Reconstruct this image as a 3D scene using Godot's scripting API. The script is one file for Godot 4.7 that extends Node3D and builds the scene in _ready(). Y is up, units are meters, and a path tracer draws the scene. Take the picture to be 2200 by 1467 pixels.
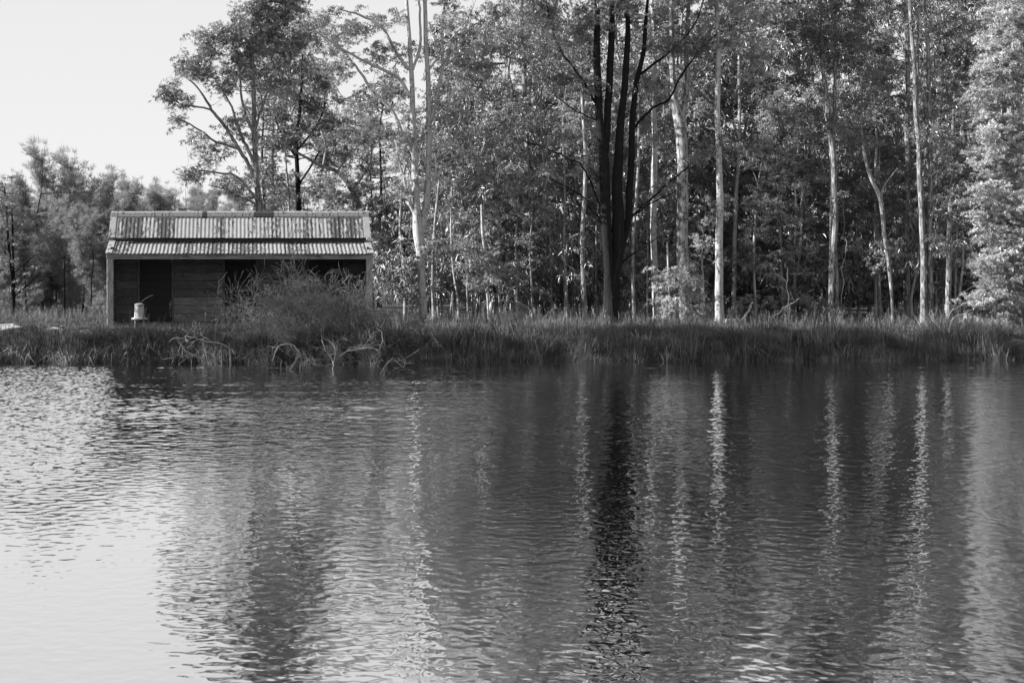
extends Node3D
# A shed by a pond with a eucalypt forest behind. Metres, y up, water level y = 0.
# The camera stands on the near bank and looks along -z; a photograph pixel (px, py) at the
# distance d becomes the point P(px, py, d).

const F := 3056.0      # focal length in photograph pixels
const VX := 513.0      # pixel of the vanishing point of the z axis
const VY := 610.0
const EYE := 2.18      # eye height above the water

var rng := RandomNumberGenerator.new()
var gn := FastNoiseLite.new()
var M := {}
var names := {}
var leafy: Array[Mesh] = []
var needly: Array[Mesh] = []
var big_leafy: Array[Mesh] = []

# ------------------------------------------------------------------ mesh buffer
class MB:
	var v := PackedVector3Array()
	var n := PackedVector3Array()
	var uv := PackedVector2Array()
	var ix := PackedInt32Array()
	var smooth := true
	func tube(p: PackedVector3Array, r: PackedFloat32Array, sides: int, vscale := 1.0, rough := 0.0, rg: RandomNumberGenerator = null) -> void:
		var start := v.size()
		var along := 0.0
		var prev := Vector3.RIGHT
		var phase := 0.0 if rg == null else rg.randf() * TAU
		var m := p.size()
		for i in m:
			var t := (p[mini(i + 1, m - 1)] - p[maxi(i - 1, 0)])
			if t.length_squared() < 1e-12:
				t = Vector3.UP
			t = t.normalized()
			var a := prev - t * prev.dot(t)
			if a.length_squared() < 1e-6:
				a = Vector3.FORWARD - t * Vector3.FORWARD.dot(t)
			a = a.normalized()
			prev = a
			var b := t.cross(a)
			if i > 0:
				along += p[i].distance_to(p[i - 1])
			for s in sides + 1:
				var w := TAU * s / sides
				var d := a * cos(w) + b * sin(w)
				var rr := r[i]
				if rough > 0.0:
					rr *= 1.0 + rough * (sin(w * 2.0 + phase + along * 0.9) * 0.5 + sin(w * 3.0 - phase * 2.0 - along * 1.7) * 0.5 + 0.4 * sin(w * 5.0 + along * 5.0 + phase))
				v.append(p[i] + d * rr)
				n.append(d)
				uv.append(Vector2(float(s) / sides, along * vscale))
		for i in m - 1:
			for s in sides:
				var k := start + i * (sides + 1) + s
				var k2 := k + sides + 1
				ix.append_array(PackedInt32Array([k, k2 + 1, k + 1, k, k2, k2 + 1]))
	func quad(a: Vector3, b: Vector3, c: Vector3, d: Vector3, uva := Vector2(0, 0), uvc := Vector2(1, 1)) -> void:  # counter-clockwise seen from outside
		var k := v.size()
		var nn := (b - a).cross(d - a).normalized()
		v.append_array(PackedVector3Array([a, b, c, d]))
		n.append_array(PackedVector3Array([nn, nn, nn, nn]))
		uv.append_array(PackedVector2Array([uva, Vector2(uvc.x, uva.y), uvc, Vector2(uva.x, uvc.y)]))
		ix.append_array(PackedInt32Array([k, k + 2, k + 1, k, k + 3, k + 2]))
	func tri(a: Vector3, b: Vector3, c: Vector3) -> void:
		var k := v.size()
		var nn := (b - a).cross(c - a).normalized()
		v.append_array(PackedVector3Array([a, b, c]))
		n.append_array(PackedVector3Array([nn, nn, nn]))
		uv.append_array(PackedVector2Array([Vector2(0, 0), Vector2(1, 0), Vector2(1, 1)]))
		ix.append_array(PackedInt32Array([k, k + 2, k + 1]))
	# a box with bevelled edges; u runs along x (uvs in metres * us)
	func box(c: Vector3, s: Vector3, bev := 0.008, us := 0.5, uo := Vector2.ZERO, basis := Basis.IDENTITY) -> void:
		var h := s * 0.5
		bev = minf(bev, minf(h.x, minf(h.y, h.z)) * 0.6)
		var ax := [Vector3(1, 0, 0), Vector3(0, 1, 0), Vector3(0, 0, 1)]
		for f in 3:
			for sg in [-1.0, 1.0]:
				var nn: Vector3 = ax[f] * sg
				var u: Vector3 = ax[(f + 1) % 3]
				var w: Vector3 = ax[(f + 2) % 3]
				if sg < 0:
					var t := u
					u = w
					w = t
				var hu := absf(h.dot(u)) - bev
				var hw := absf(h.dot(w)) - bev
				var o := nn * absf(h.dot(nn))
				_q(c, basis, [o - u * hu - w * hw, o + u * hu - w * hw, o + u * hu + w * hw, o - u * hu + w * hw], us, uo)
		for f in 3:
			var u: Vector3 = ax[f]
			var a: Vector3 = ax[(f + 1) % 3]
			var b: Vector3 = ax[(f + 2) % 3]
			var hu := absf(h.dot(u)) - bev
			for sa in [-1.0, 1.0]:
				for sb in [-1.0, 1.0]:
					var p1: Vector3 = a * sa * absf(h.dot(a)) + b * sb * (absf(h.dot(b)) - bev)
					var p2: Vector3 = a * sa * (absf(h.dot(a)) - bev) + b * sb * absf(h.dot(b))
					var q := [p1 - u * hu, p1 + u * hu, p2 + u * hu, p2 - u * hu]
					var nn: Vector3 = (q[1] - q[0]).cross(q[3] - q[0])
					if nn.dot(a * sa + b * sb) < 0:
						q = [q[3], q[2], q[1], q[0]]
					_q(c, basis, q, us, uo)
		for sx in [-1.0, 1.0]:
			for sy in [-1.0, 1.0]:
				for sz in [-1.0, 1.0]:
					var pa := Vector3(sx * h.x, sy * (h.y - bev), sz * (h.z - bev))
					var pb := Vector3(sx * (h.x - bev), sy * h.y, sz * (h.z - bev))
					var pc := Vector3(sx * (h.x - bev), sy * (h.y - bev), sz * h.z)
					if sx * sy * sz > 0:
						tri(c + basis * pa, c + basis * pb, c + basis * pc)
					else:
						tri(c + basis * pc, c + basis * pb, c + basis * pa)
	func _q(c: Vector3, basis: Basis, q: Array, us: float, uo: Vector2) -> void:
		var k := v.size()
		var nn: Vector3 = basis * ((q[1] - q[0]) as Vector3).cross(q[3] - q[0]).normalized()
		for x in q:
			var l: Vector3 = x
			v.append(c + basis * l)
			n.append(nn)
			uv.append(uo + Vector2(l.x + l.z * 0.31, l.y + l.z) * us)
		ix.append_array(PackedInt32Array([k, k + 2, k + 1, k, k + 3, k + 2]))
	# profile of (radius, height) turned about y
	func lathe(c: Vector3, prof: Array, sides: int, wave := 0.0, waves := 0) -> void:
		var start := v.size()
		var m := prof.size()
		for i in m:
			var p0: Vector2 = prof[maxi(i - 1, 0)]
			var p1: Vector2 = prof[mini(i + 1, m - 1)]
			var t := (p1 - p0).normalized()
			for s in sides + 1:
				var w := TAU * s / sides
				var q: Vector2 = prof[i]
				var rr := q.x * (1.0 + (wave * sin(w * waves) if q.x > 0.19 else 0.0))
				v.append(c + Vector3(cos(w) * rr, q.y, sin(w) * rr))
				n.append(Vector3(cos(w) * t.y, -t.x, sin(w) * t.y).normalized())
				uv.append(Vector2(float(s) / sides, q.y))
		for i in m - 1:
			for s in sides:
				var k := start + i * (sides + 1) + s
				var k2 := k + sides + 1
				ix.append_array(PackedInt32Array([k, k + 1, k2 + 1, k, k2 + 1, k2]))
	func mesh() -> ArrayMesh:
		var a := []
		a.resize(Mesh.ARRAY_MAX)
		a[Mesh.ARRAY_VERTEX] = v
		if smooth:
			a[Mesh.ARRAY_NORMAL] = n
		if uv.size() == v.size():
			a[Mesh.ARRAY_TEX_UV] = uv
		a[Mesh.ARRAY_INDEX] = ix
		var m := ArrayMesh.new()
		m.add_surface_from_arrays(Mesh.PRIMITIVE_TRIANGLES, a)
		return m

# ------------------------------------------------------------------ small helpers
func P(px: float, py: float, d: float) -> Vector3:
	return Vector3((px - VX) / F * d, EYE + (VY - py) / F * d, -d)

func bank_d(x: float) -> float:   # distance of the far waterline
	return 39.3 + 0.08 * x + 0.8 * gn.get_noise_2d(x * 6.0, 7.0) + 0.4 * gn.get_noise_2d(x * 22.0, 70.0)

func ground_y(x: float, z: float) -> float:
	var d := -z
	var rough := 0.05 * gn.get_noise_2d(x * 9.0, z * 9.0) + 0.12 * gn.get_noise_2d(x * 1.5, z * 1.5)
	var t := d - bank_d(x)              # past the far bank
	t = maxf(t, -10.5 - x)              # the shore beside the shed, outside the frame
	t = maxf(t, x - 46.0)
	t = maxf(t, 4.5 - d)                # near bank
	var h := 0.0
	if t < 0.0:
		h = maxf(-0.9, t * 0.75)
	elif t < 1.1:
		h = 0.56 * smoothstep(-0.15, 1.1, t)
	else:
		h = 0.55 + 0.17 * smoothstep(1.1, 7.0, t)
	h += 0.5 * smoothstep(62.0, 120.0, d)
	return h + rough * smoothstep(0.2, 3.0, t)

func at_ground(px: float, d: float) -> Vector3:
	var p := P(px, 700, d)
	p.y = ground_y(p.x, p.z)
	return p

func numbered(called: String) -> String:
	if not names.has(called):
		names[called] = 0
		return called
	names[called] += 1
	return "%s_%03d" % [called, names[called]]

func tag(o: Node, label: String, category: String, group := "", kind := "") -> void:
	if label: o.set_meta("label", label)
	if category: o.set_meta("category", category)
	if group: o.set_meta("group", group)
	if kind: o.set_meta("kind", kind)

func thing(called: String, label: String, category: String, where: Vector3, group := "", turn := 0.0) -> Node3D:
	var o := Node3D.new()
	o.name = numbered(called)
	add_child(o)
	o.position = where
	o.rotation.y = turn
	tag(o, label, category, group)
	return o

func part(mb: MB, called: String, mat: Material, parent: Node) -> MeshInstance3D:
	return put(mb.mesh(), called, mat, parent)

func put(me: Mesh, called: String, mat: Material, parent: Node) -> MeshInstance3D:
	var o := MeshInstance3D.new()
	o.mesh = me
	o.material_override = mat
	o.name = called if parent != self else numbered(called)
	parent.add_child(o, true)
	return o

func grey(l: float) -> Color:      # linear reflectance -> sRGB colour
	return Color(l, l, l).linear_to_srgb()

func mat(l: float, rough := 0.9, spec := 0.35) -> StandardMaterial3D:
	var m := StandardMaterial3D.new()
	m.albedo_color = grey(l)
	m.roughness = rough
	m.metallic_specular = spec
	return m

func noise(freq: float, sd: int, oct := 4) -> FastNoiseLite:
	var f := FastNoiseLite.new()
	f.noise_type = FastNoiseLite.TYPE_SIMPLEX_SMOOTH
	f.frequency = freq
	f.seed = sd
	f.fractal_octaves = oct
	return f

# an image whose pixel (x, y) has the linear reflectance fn(u, v)
func picture(w: int, h: int, fn: Callable) -> ImageTexture:
	var im := Image.create_empty(w, h, false, Image.FORMAT_RGB8)
	for y in h:
		for x in w:
			var l: float = clampf(fn.call(float(x) / w, float(y) / h), 0.0, 1.0)
			im.set_pixel(x, y, Color(l, l, l).linear_to_srgb())
	return ImageTexture.create_from_image(im)

func textured(tex: Texture2D, rough := 0.9, spec := 0.35, scale := Vector3.ONE) -> StandardMaterial3D:
	var m := StandardMaterial3D.new()
	m.albedo_texture = tex
	m.roughness = rough
	m.metallic_specular = spec
	m.uv1_scale = scale
	return m

# a smooth curve through points, sampled every step metres; values ride along
func curve(pts: Array, rad: Array, step: float) -> Array:
	var op := PackedVector3Array()
	var orr := PackedFloat32Array()
	var m := pts.size()
	for i in m - 1:
		var p0: Vector3 = pts[maxi(i - 1, 0)]
		var p1: Vector3 = pts[i]
		var p2: Vector3 = pts[i + 1]
		var p3: Vector3 = pts[mini(i + 2, m - 1)]
		var k := maxi(1, int(ceil(p1.distance_to(p2) / step)))
		for j in k:
			var t := float(j) / k
			op.append(p1.cubic_interpolate(p2, p0, p3, t))
			orr.append(lerpf(rad[i], rad[i + 1], t))
	op.append(pts[m - 1])
	orr.append(rad[m - 1])
	return [op, orr]

# ------------------------------------------------------------------ materials
func make_materials() -> void:
	var n1 := noise(1.0, 11, 5)
	var n2 := noise(1.0, 12, 3)
	var n3 := noise(1.0, 13, 4)
	# smooth gum bark: pale, with darker shed patches and fine vertical streaks
	var gum := func(u: float, v: float, lo: float, hi: float, cut: float) -> float:
		var a := u * TAU
		var x := cos(a)
		var y := sin(a)
		var p := n1.get_noise_3d(x * 1.1, y * 1.1, sin(v * TAU) * 1.6 + 3.0 * cos(v * TAU) * 0.5)
		var q := n2.get_noise_3d(x * 4.0, y * 4.0, 2.2 * sin(v * TAU) + 9.0)
		var r := n3.get_noise_3d(x * 9.0, y * 9.0, 7.0 * v if v < 0.5 else 7.0 * (1.0 - v))
		return lerpf(lo, hi, smoothstep(cut - 0.1, cut + 0.12, p + 0.45 * q)) * (1.0 + 0.22 * r)
	M.gum_pale = textured(picture(128, 512, func(u: float, v: float) -> float: return gum.call(u, v, 0.1, 0.31, -0.06)), 0.75, 0.4)
	M.gum_grey = textured(picture(128, 512, func(u: float, v: float) -> float: return gum.call(u, v, 0.08, 0.25, -0.02)), 0.8, 0.35)
	M.gum_white = textured(picture(128, 512, func(u: float, v: float) -> float: return gum.call(u, v, 0.17, 0.38, -0.2)), 0.7, 0.4)
	# furrowed dark bark, darkened further for the shade on the trunk
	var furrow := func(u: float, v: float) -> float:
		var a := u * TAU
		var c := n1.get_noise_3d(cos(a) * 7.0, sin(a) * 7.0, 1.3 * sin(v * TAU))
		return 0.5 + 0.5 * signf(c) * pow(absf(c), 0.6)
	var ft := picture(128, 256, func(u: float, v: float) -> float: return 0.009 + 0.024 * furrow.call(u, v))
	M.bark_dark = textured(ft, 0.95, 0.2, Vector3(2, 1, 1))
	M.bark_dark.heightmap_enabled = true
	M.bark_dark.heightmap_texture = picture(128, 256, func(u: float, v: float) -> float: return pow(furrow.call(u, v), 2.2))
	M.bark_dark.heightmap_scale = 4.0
	M.twig = mat(0.1, 0.85)
	M.twig_dark = mat(0.05, 0.9)
	M.twig_pale = mat(0.22, 0.85)
	M.dead_pale = mat(0.15, 0.85)
	M.dead_dark = mat(0.06, 0.9)
	# foliage: the tint comes from each copy
	for nm in ["leaf", "needle", "grass"]:
		var m := mat(1.0, 0.38 if nm == "leaf" else 0.6, 0.6 if nm == "leaf" else 0.35)
		m.vertex_color_use_as_albedo = true
		m.cull_mode = BaseMaterial3D.CULL_DISABLED
		m.backlight_enabled = true
		m.backlight = Color(0.4, 0.4, 0.4)
		M[nm] = m
	for k in 4:
		var m := mat([0.1, 0.135, 0.18, 0.065][k], 0.4, 0.6)
		m.cull_mode = BaseMaterial3D.CULL_DISABLED
		M["far_leaf_%d" % k] = m
	M.oak_leaf = mat(0.135, 0.6, 0.4)
	M.oak_leaf.cull_mode = BaseMaterial3D.CULL_DISABLED
	M.oak_leaf.backlight_enabled = true
	M.oak_leaf.backlight = Color(0.6, 0.6, 0.6)
	# weathered timber: growth lines that bend round knots
	var wood := func(u: float, v: float, lo: float, hi: float, sd: float) -> float:
		var y := v * 6.0
		for k in 5:
			var kx := fposmod(sin(k * 12.9 + sd) * 43.7, 1.0)
			var ky := fposmod(sin(k * 7.3 + sd * 2.0) * 17.1, 1.0)
			var dx := (u - kx) * 9.0
			var dy := (v - ky) * 2.4
			y += 1.5 * exp(-dx * dx - dy * dy * 2.0) * signf(dy + 0.01)
		var g := n1.get_noise_2d(u * 3.0 + sd, y * 1.1) * 2.4
		var rings := 0.5 + 0.5 * sin(y * 9.0 + g * 4.0)
		var fine := n3.get_noise_2d(u * 14.0, v * 90.0 + sd)
		var blotch := n2.get_noise_2d(u * 3.3 + sd, v * 2.0)
		return lerpf(lo, hi, clampf(0.15 + 0.6 * pow(rings, 0.7) + 0.35 * fine + 0.4 * blotch, 0.0, 1.0))
	M.beam_wood = textured(picture(1024, 64, func(u: float, v: float) -> float: return wood.call(u, v, 0.1, 0.34, 1.0)), 0.9, 0.25, Vector3(0.22, 3.0, 1))
	M.post_wood = textured(picture(64, 512, func(u: float, v: float) -> float: return wood.call(v, u, 0.16, 0.4, 4.0)), 0.9, 0.25, Vector3(3.0, 0.7, 1))
	for k in 3:
		M["board_%d" % k] = textured(picture(512, 64, func(u: float, v: float) -> float: return wood.call(u, v, [0.045, 0.055, 0.1][k], [0.1, 0.12, 0.23][k], 7.0 + 3.0 * k)), 0.92, 0.2, Vector3(0.8, 3.0, 1))
	# fibre-cement roofing, pale grey with dark lichen that follows the corrugations
	var lich := func(u: float, v: float, upper: bool) -> float:
		var c := u * 66.0                                        # corrugation number
		var col := n2.get_noise_1d(floorf(c) * 3.7 + (0.0 if upper else 91.0))
		var dens := -0.3 + 0.36 * col
		var spots := [[0.07, 0.03, 0.58], [0.11, 0.02, 0.55], [0.21, 0.03, 0.6], [0.43, 0.03, 0.3], [0.62, 0.04, 0.3], [0.76, 0.03, 0.45], [0.87, 0.025, 0.6], [0.93, 0.025, 0.55]] if upper else [[0.05, 0.04, 0.4], [0.3, 0.05, 0.3], [0.42, 0.05, 0.4], [0.52, 0.05, 0.45], [0.72, 0.05, 0.4]]
		for s in spots:
			var dx: float = (u - s[0]) / s[1]
			dens += s[2] * exp(-dx * dx)
		var crest := 0.5 + 0.5 * cos((c - 0.35) * TAU)
		var p := n1.get_noise_2d(u * 80.0, v * 3.5) + 0.55 * n3.get_noise_2d(u * 420.0, v * 22.0)
		var on := smoothstep(0.0, 0.12, 0.62 * p + dens + 0.04 + 0.07 * crest)
		var base := (0.25 if upper else 0.2) + 0.05 * n3.get_noise_2d(u * 60.0, v * 3.0) + 0.035 * n1.get_noise_2d(u * 300.0, v * 40.0) + 0.03 * n2.get_noise_1d(floorf(u * 9.0) * 5.0)
		return lerpf(base, 0.055 + 0.03 * n2.get_noise_2d(u * 300.0, v * 30.0), on)
	M.roof_upper = textured(picture(1536, 96, func(u: float, v: float) -> float: return lich.call(u, v, true)), 0.85, 0.35)
	M.roof_lower = textured(picture(1536, 96, func(u: float, v: float) -> float: return lich.call(u, v, false)), 0.7, 0.4)
	M.capping = textured(picture(512, 64, func(u: float, v: float) -> float:
		var p := n1.get_noise_2d(u * 26.0, v * 3.0) + 0.4 * n3.get_noise_2d(u * 90.0, v * 9.0)
		return lerpf(0.27 + 0.04 * n3.get_noise_2d(u * 40.0, v * 4.0), 0.05, smoothstep(0.3, 0.4, p))), 0.85, 0.3, Vector3(0.35, 1.2, 1))
	M.capping_dark = textured(picture(256, 64, func(u: float, v: float) -> float: return 0.05 + 0.05 * absf(n1.get_noise_2d(u * 20.0, v * 4.0))), 0.9, 0.2, Vector3(0.7, 1.0, 1))
	M.inside = mat(0.14, 0.95, 0.2)
	M.soil = textured(picture(512, 512, func(u: float, v: float) -> float: return 0.055 + 0.03 * n1.get_noise_2d(u * 9.0, v * 9.0) + 0.025 * n3.get_noise_2d(u * 70.0, v * 70.0)), 0.95, 0.2)
	M.soil.uv1_triplanar = true
	M.soil.uv1_world_triplanar = true
	M.soil.uv1_scale = Vector3(0.23, 0.23, 0.23)
	M.enamel = textured(picture(256, 256, func(u: float, v: float) -> float: return 0.36 - 0.16 * smoothstep(0.18, 0.4, n1.get_noise_2d(u * 6.0, v * 9.0)) + 0.05 * n3.get_noise_2d(u * 40.0, v * 40.0)), 0.6, 0.4)
	M.enamel_dull = mat(0.2, 0.7)
	M.stone = textured(picture(128, 128, func(u: float, v: float) -> float: return 0.42 + 0.2 * n1.get_noise_2d(u * 8.0, v * 8.0)), 0.9)
	M.stone.uv1_triplanar = true
	M.stone.uv1_scale = Vector3(1.3, 1.3, 1.3)

# ------------------------------------------------------------------ foliage units
func leaf(mb: MB, base: Vector3, dir: Vector3, side: Vector3, l: float, w: float) -> void:
	var k := mb.v.size()
	var mid := base + dir * l * 0.42
	var nn := dir.cross(side) * w * 0.35
	mb.v.append_array(PackedVector3Array([base, mid + side * w * 0.5 + nn, base + dir * l, mid - side * w * 0.5 + nn]))
	mb.ix.append_array(PackedInt32Array([k, k + 1, k + 2, k, k + 2, k + 3]))

# a leafy spray about 0.9 m long: side twigs along a drooping twig, leaves hanging from them
func leaf_puff(sd: int, twigs: int, per: int, r: float, ll: float, lw: float) -> MB:
	var g := RandomNumberGenerator.new()
	g.seed = sd
	var mb := MB.new()
	mb.smooth = false
	var lead := Vector3(1, 0.25, 0)
	for t in twigs:
		var s0 := g.randf_range(-0.9, 1.1)
		var o := lead * s0 * r + Vector3(g.randfn() * 0.12, -0.35 * s0 * s0 * r + g.randfn() * 0.14, g.randfn() * 0.3) * r
		var az := g.randf() * TAU
		var d := (Vector3(cos(az), g.randf_range(-0.5, 0.6), sin(az)) + lead * 0.4).normalized()
		var ln := r * g.randf_range(0.35, 0.8)
		for i in per:
			var s := g.randf_range(0.05, 1.0)
			var b := o + d * ln * s + Vector3(0, -0.25 * ln * s * s, 0)
			b += Vector3(g.randfn(), g.randfn(), g.randfn()) * r * 0.06
			var dir := (d * 0.3 + Vector3(0, -0.85, 0) + Vector3(g.randfn(), g.randfn(), g.randfn()) * 0.42).normalized()
			var sd3 := dir.cross(Vector3(g.randfn(), g.randfn() * 0.5, g.randfn())).normalized()
			leaf(mb, b, dir, sd3, ll * g.randf_range(0.6, 1.35), lw * g.randf_range(0.6, 1.3))
	return mb

# she-oak: fine strands along a few twigs, hanging (droop near 1) or feathery (droop near 0)
func needle_puff(sd: int, twigs_n: int, per: int, r: float, l: float, w: float, droop: float) -> MB:
	var g := RandomNumberGenerator.new()
	g.seed = sd
	var mb := MB.new()
	mb.smooth = false
	for t in twigs_n:
		var az := TAU * (t + g.randf()) / twigs_n
		var el := g.randf_range(-0.3, 1.0)
		var d := Vector3(cos(az) * cos(el), sin(el), sin(az) * cos(el))
		for i in per:
			var s := g.randf_range(0.1, 1.0)
			var b := d * r * s + Vector3(g.randfn(), g.randfn(), g.randfn()) * r * 0.05
			var dir := (d * 0.6 + Vector3(0, 0.45 - 1.5 * droop, 0) + Vector3(g.randfn(), g.randfn(), g.randfn()) * 0.38).normalized()
			var sd3 := dir.cross(Vector3(g.randfn(), g.randfn(), g.randfn())).normalized()
			leaf(mb, b, dir, sd3, l * g.randf_range(0.6, 1.3), w)
	return mb

func make_foliage() -> void:
	for k in 5:
		leafy.append(leaf_puff(100 + k, 10, 14, 0.4, 0.16, 0.028).mesh())
	for k in 3:
		needly.append(needle_puff(200 + k, 9, 22, 0.42, 0.24, 0.018, 0.8).mesh())

func copies(called: String, me: Mesh, xf: Array, tints: PackedColorArray, m: Material, parent: Node) -> MultiMeshInstance3D:
	var mm := MultiMesh.new()
	mm.transform_format = MultiMesh.TRANSFORM_3D
	mm.use_colors = true
	mm.mesh = me
	mm.instance_count = xf.size()
	for i in xf.size():
		mm.set_instance_transform(i, xf[i])
		mm.set_instance_color(i, tints[i])
	var o := MultiMeshInstance3D.new()
	o.multimesh = mm
	o.material_override = m
	o.name = called if parent != self else numbered(called)
	parent.add_child(o, true)
	return o

# ------------------------------------------------------------------ trees
# stems: arrays of [px, py, width in px]; the first begins at the ground. limbs likewise.
# blobs: [px, py, rx, ry, density]; a leafy branch grows to each puff from the nearest stem below it.
func tree(called: String, label: String, group: String, d: float, stems: Array, limbs: Array, blobs: Array, o := {}) -> Node3D:
	var bark: Material = o.get("bark", M.gum_pale)
	var twig: Material = o.get("twig", M.twig)
	var tint: float = o.get("tint", 0.1)  # leaf tone; sunlit crowns get a paler one, sunlight put into the colour
	var needle: bool = o.get("needle", false)
	var size: float = o.get("size", 1.0)
	var thick: float = o.get("thick", 1.0)          # depth of the crown over its width
	var lean: float = o.get("lean", 0.0)
	var g := RandomNumberGenerator.new()
	g.seed = hash(label) + int(d * 100.0) + int(stems[0][0][0])
	var base := at_ground(stems[0][0][0], d)
	var root := thing(called, label, "tree", base, group)
	var node_p := PackedVector3Array()
	var node_r := PackedFloat32Array()
	var k := 0
	for path in stems + limbs:
		var pts := []
		var rad := []
		var dz := 0.0
		var is_limb := k >= stems.size()
		var drift := g.randf_range(-0.35, 0.35) if is_limb else 0.0
		for i in path.size():
			var q: Array = path[i]
			if is_limb and i > 0:
				dz += drift * absf(q[0] - path[i - 1][0]) / F * d
			var p := P(q[0], q[1], d + dz)
			if i == 0 and k == 0:
				p.y = base.y - 0.12
			pts.append(p - base)
			rad.append(maxf(q[2] * 0.5 / F * d, 0.008))
		if not is_limb and pts[0].y < 1.5:     # flare at the foot
			var foot: Vector3 = pts[0]
			pts.insert(1, foot.lerp(pts[1], minf(0.35 / maxf(foot.distance_to(pts[1]), 0.36), 0.9)))
			rad.insert(1, rad[0])
			rad[0] = rad[0] * 1.35
		var c := curve(pts, rad, 0.3 if not is_limb else 0.2)
		var mb := MB.new()
		var line: PackedVector3Array = c[0]
		for i in line.size():
			var jig := minf(0.5 * c[1][i], 0.04)
			if is_limb and i > 0:
				line[i] += Vector3(g.randfn(), g.randfn(), g.randfn()) * 0.011
			line[i] += Vector3(sin(i * 0.37 + k) + 0.5 * sin(i * 0.83 + k * 3.0), 0, cos(i * 0.5 + k * 2.0)) * jig * 0.4
		mb.tube(line, c[1], 12 if not is_limb else 8, 0.33, 0.05, g)
		part(mb, "trunk" if not is_limb else "limb", bark, root)
		for i in line.size():
			if line[i].y > o.get("clear", 1.0):
				node_p.append(line[i])
				node_r.append(c[1][i])
		k += 1
	grow(root, base, d, node_p, node_r, blobs, g, {"twig": twig, "tint": tint, "needle": needle, "size": size, "thick": thick, "fill": o.get("fill", 1.6)})
	return root

func grow(root: Node3D, base: Vector3, d: float, node_p: PackedVector3Array, node_r: PackedFloat32Array, blobs: Array, g: RandomNumberGenerator, o: Dictionary) -> void:
	var puffs := []
	var tone_of := {}
	var pr: float = 24.0 * o.size * 52.0 / d
	for b in blobs:
		var want: float = o.fill * float(b[4]) * PI * b[2] * b[3] / (PI * pr * pr) * 1.15
		var n := int(want) + (1 if g.randf() < fposmod(want, 1.0) else 0)
		var centre := Vector3.ZERO
		var tone := 1.0
		for i in n:
			if i % 6 == 0:                       # leafy clumps of a few twig ends each
				tone = g.randf_range(0.6, 1.45)        # random tone for each clump
				var a := g.randf() * TAU
				var el := asin(g.randf_range(-1, 1))
				var rr := pow(g.randf(), 0.4)
				var dd: float = cos(el) * sin(a) * rr * b[2] / F * d * o.thick
				centre = P(b[0] + cos(el) * cos(a) * rr * b[2], b[1] - sin(el) * rr * b[3], d + dd) - base
			var pp: Vector3 = centre + Vector3(g.randfn(), g.randfn() * 0.85, g.randfn()) * 0.31 * o.size
			tone_of[pp] = tone
			puffs.append(pp)
	if puffs.is_empty():
		return
	var heart := Vector3.ZERO
	for p in node_p:
		heart += p
	heart /= maxf(node_p.size(), 1)
	puffs.sort_custom(func(a: Vector3, b: Vector3) -> bool: return Vector2(a.x - heart.x, a.z - heart.z).length() > Vector2(b.x - heart.x, b.z - heart.z).length())
	var mb := MB.new()
	var xf := []
	var tints := PackedColorArray()
	for p: Vector3 in puffs:
		var best := 0
		var cost := 1e9
		for i in node_p.size():
			var q := node_p[i]
			var dist := p.distance_to(q)
			if dist > cost:
				continue
			var c := dist + 1.1 * maxf(0.0, q.y - p.y + 0.35 * dist)
			if c < cost:
				cost = c
				best = i
		var s := node_p[best]
		var len := s.distance_to(p)
		var r0 := minf(node_r[best] * 0.75, 0.007 + 0.0105 * len)
		var m := maxi(3, int(len / 0.35))
		var bow := Vector3(g.randfn() * 0.07, -0.1 if p.y > s.y else 0.16, g.randfn() * 0.07) * len
		var line := PackedVector3Array()
		var rad := PackedFloat32Array()
		for i in m + 1:
			var t := float(i) / m
			var q := s.lerp(p, t) + bow * 4.0 * t * (1.0 - t)
			if i > 0 and i < m:
				q += Vector3(g.randfn(), g.randfn(), g.randfn()) * 0.018 * len
			line.append(q)
			rad.append(lerpf(r0, 0.004, pow(t, 0.8)))
			if i > 0:
				node_p.append(q)
				node_r.append(rad[i])
		mb.tube(line, rad, 4, 0.5)
		var sc: float = o.size * g.randf_range(0.75, 1.25)
		var yaw := Basis(Vector3.UP, g.randf() * TAU)
		var tip := Basis(Vector3(g.randfn(), 0, g.randfn()).normalized(), g.randf_range(0, 0.8))
		xf.append(Transform3D((tip * yaw).scaled(Vector3(sc, sc * g.randf_range(0.75, 1.1), sc)), p))
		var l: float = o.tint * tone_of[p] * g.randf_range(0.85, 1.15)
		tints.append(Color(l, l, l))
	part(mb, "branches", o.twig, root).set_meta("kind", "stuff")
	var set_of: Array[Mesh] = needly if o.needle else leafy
	copies("crown", set_of[g.randi() % set_of.size()], xf, tints, M.needle if o.needle else M.leaf, root).set_meta("kind", "stuff")

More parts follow.
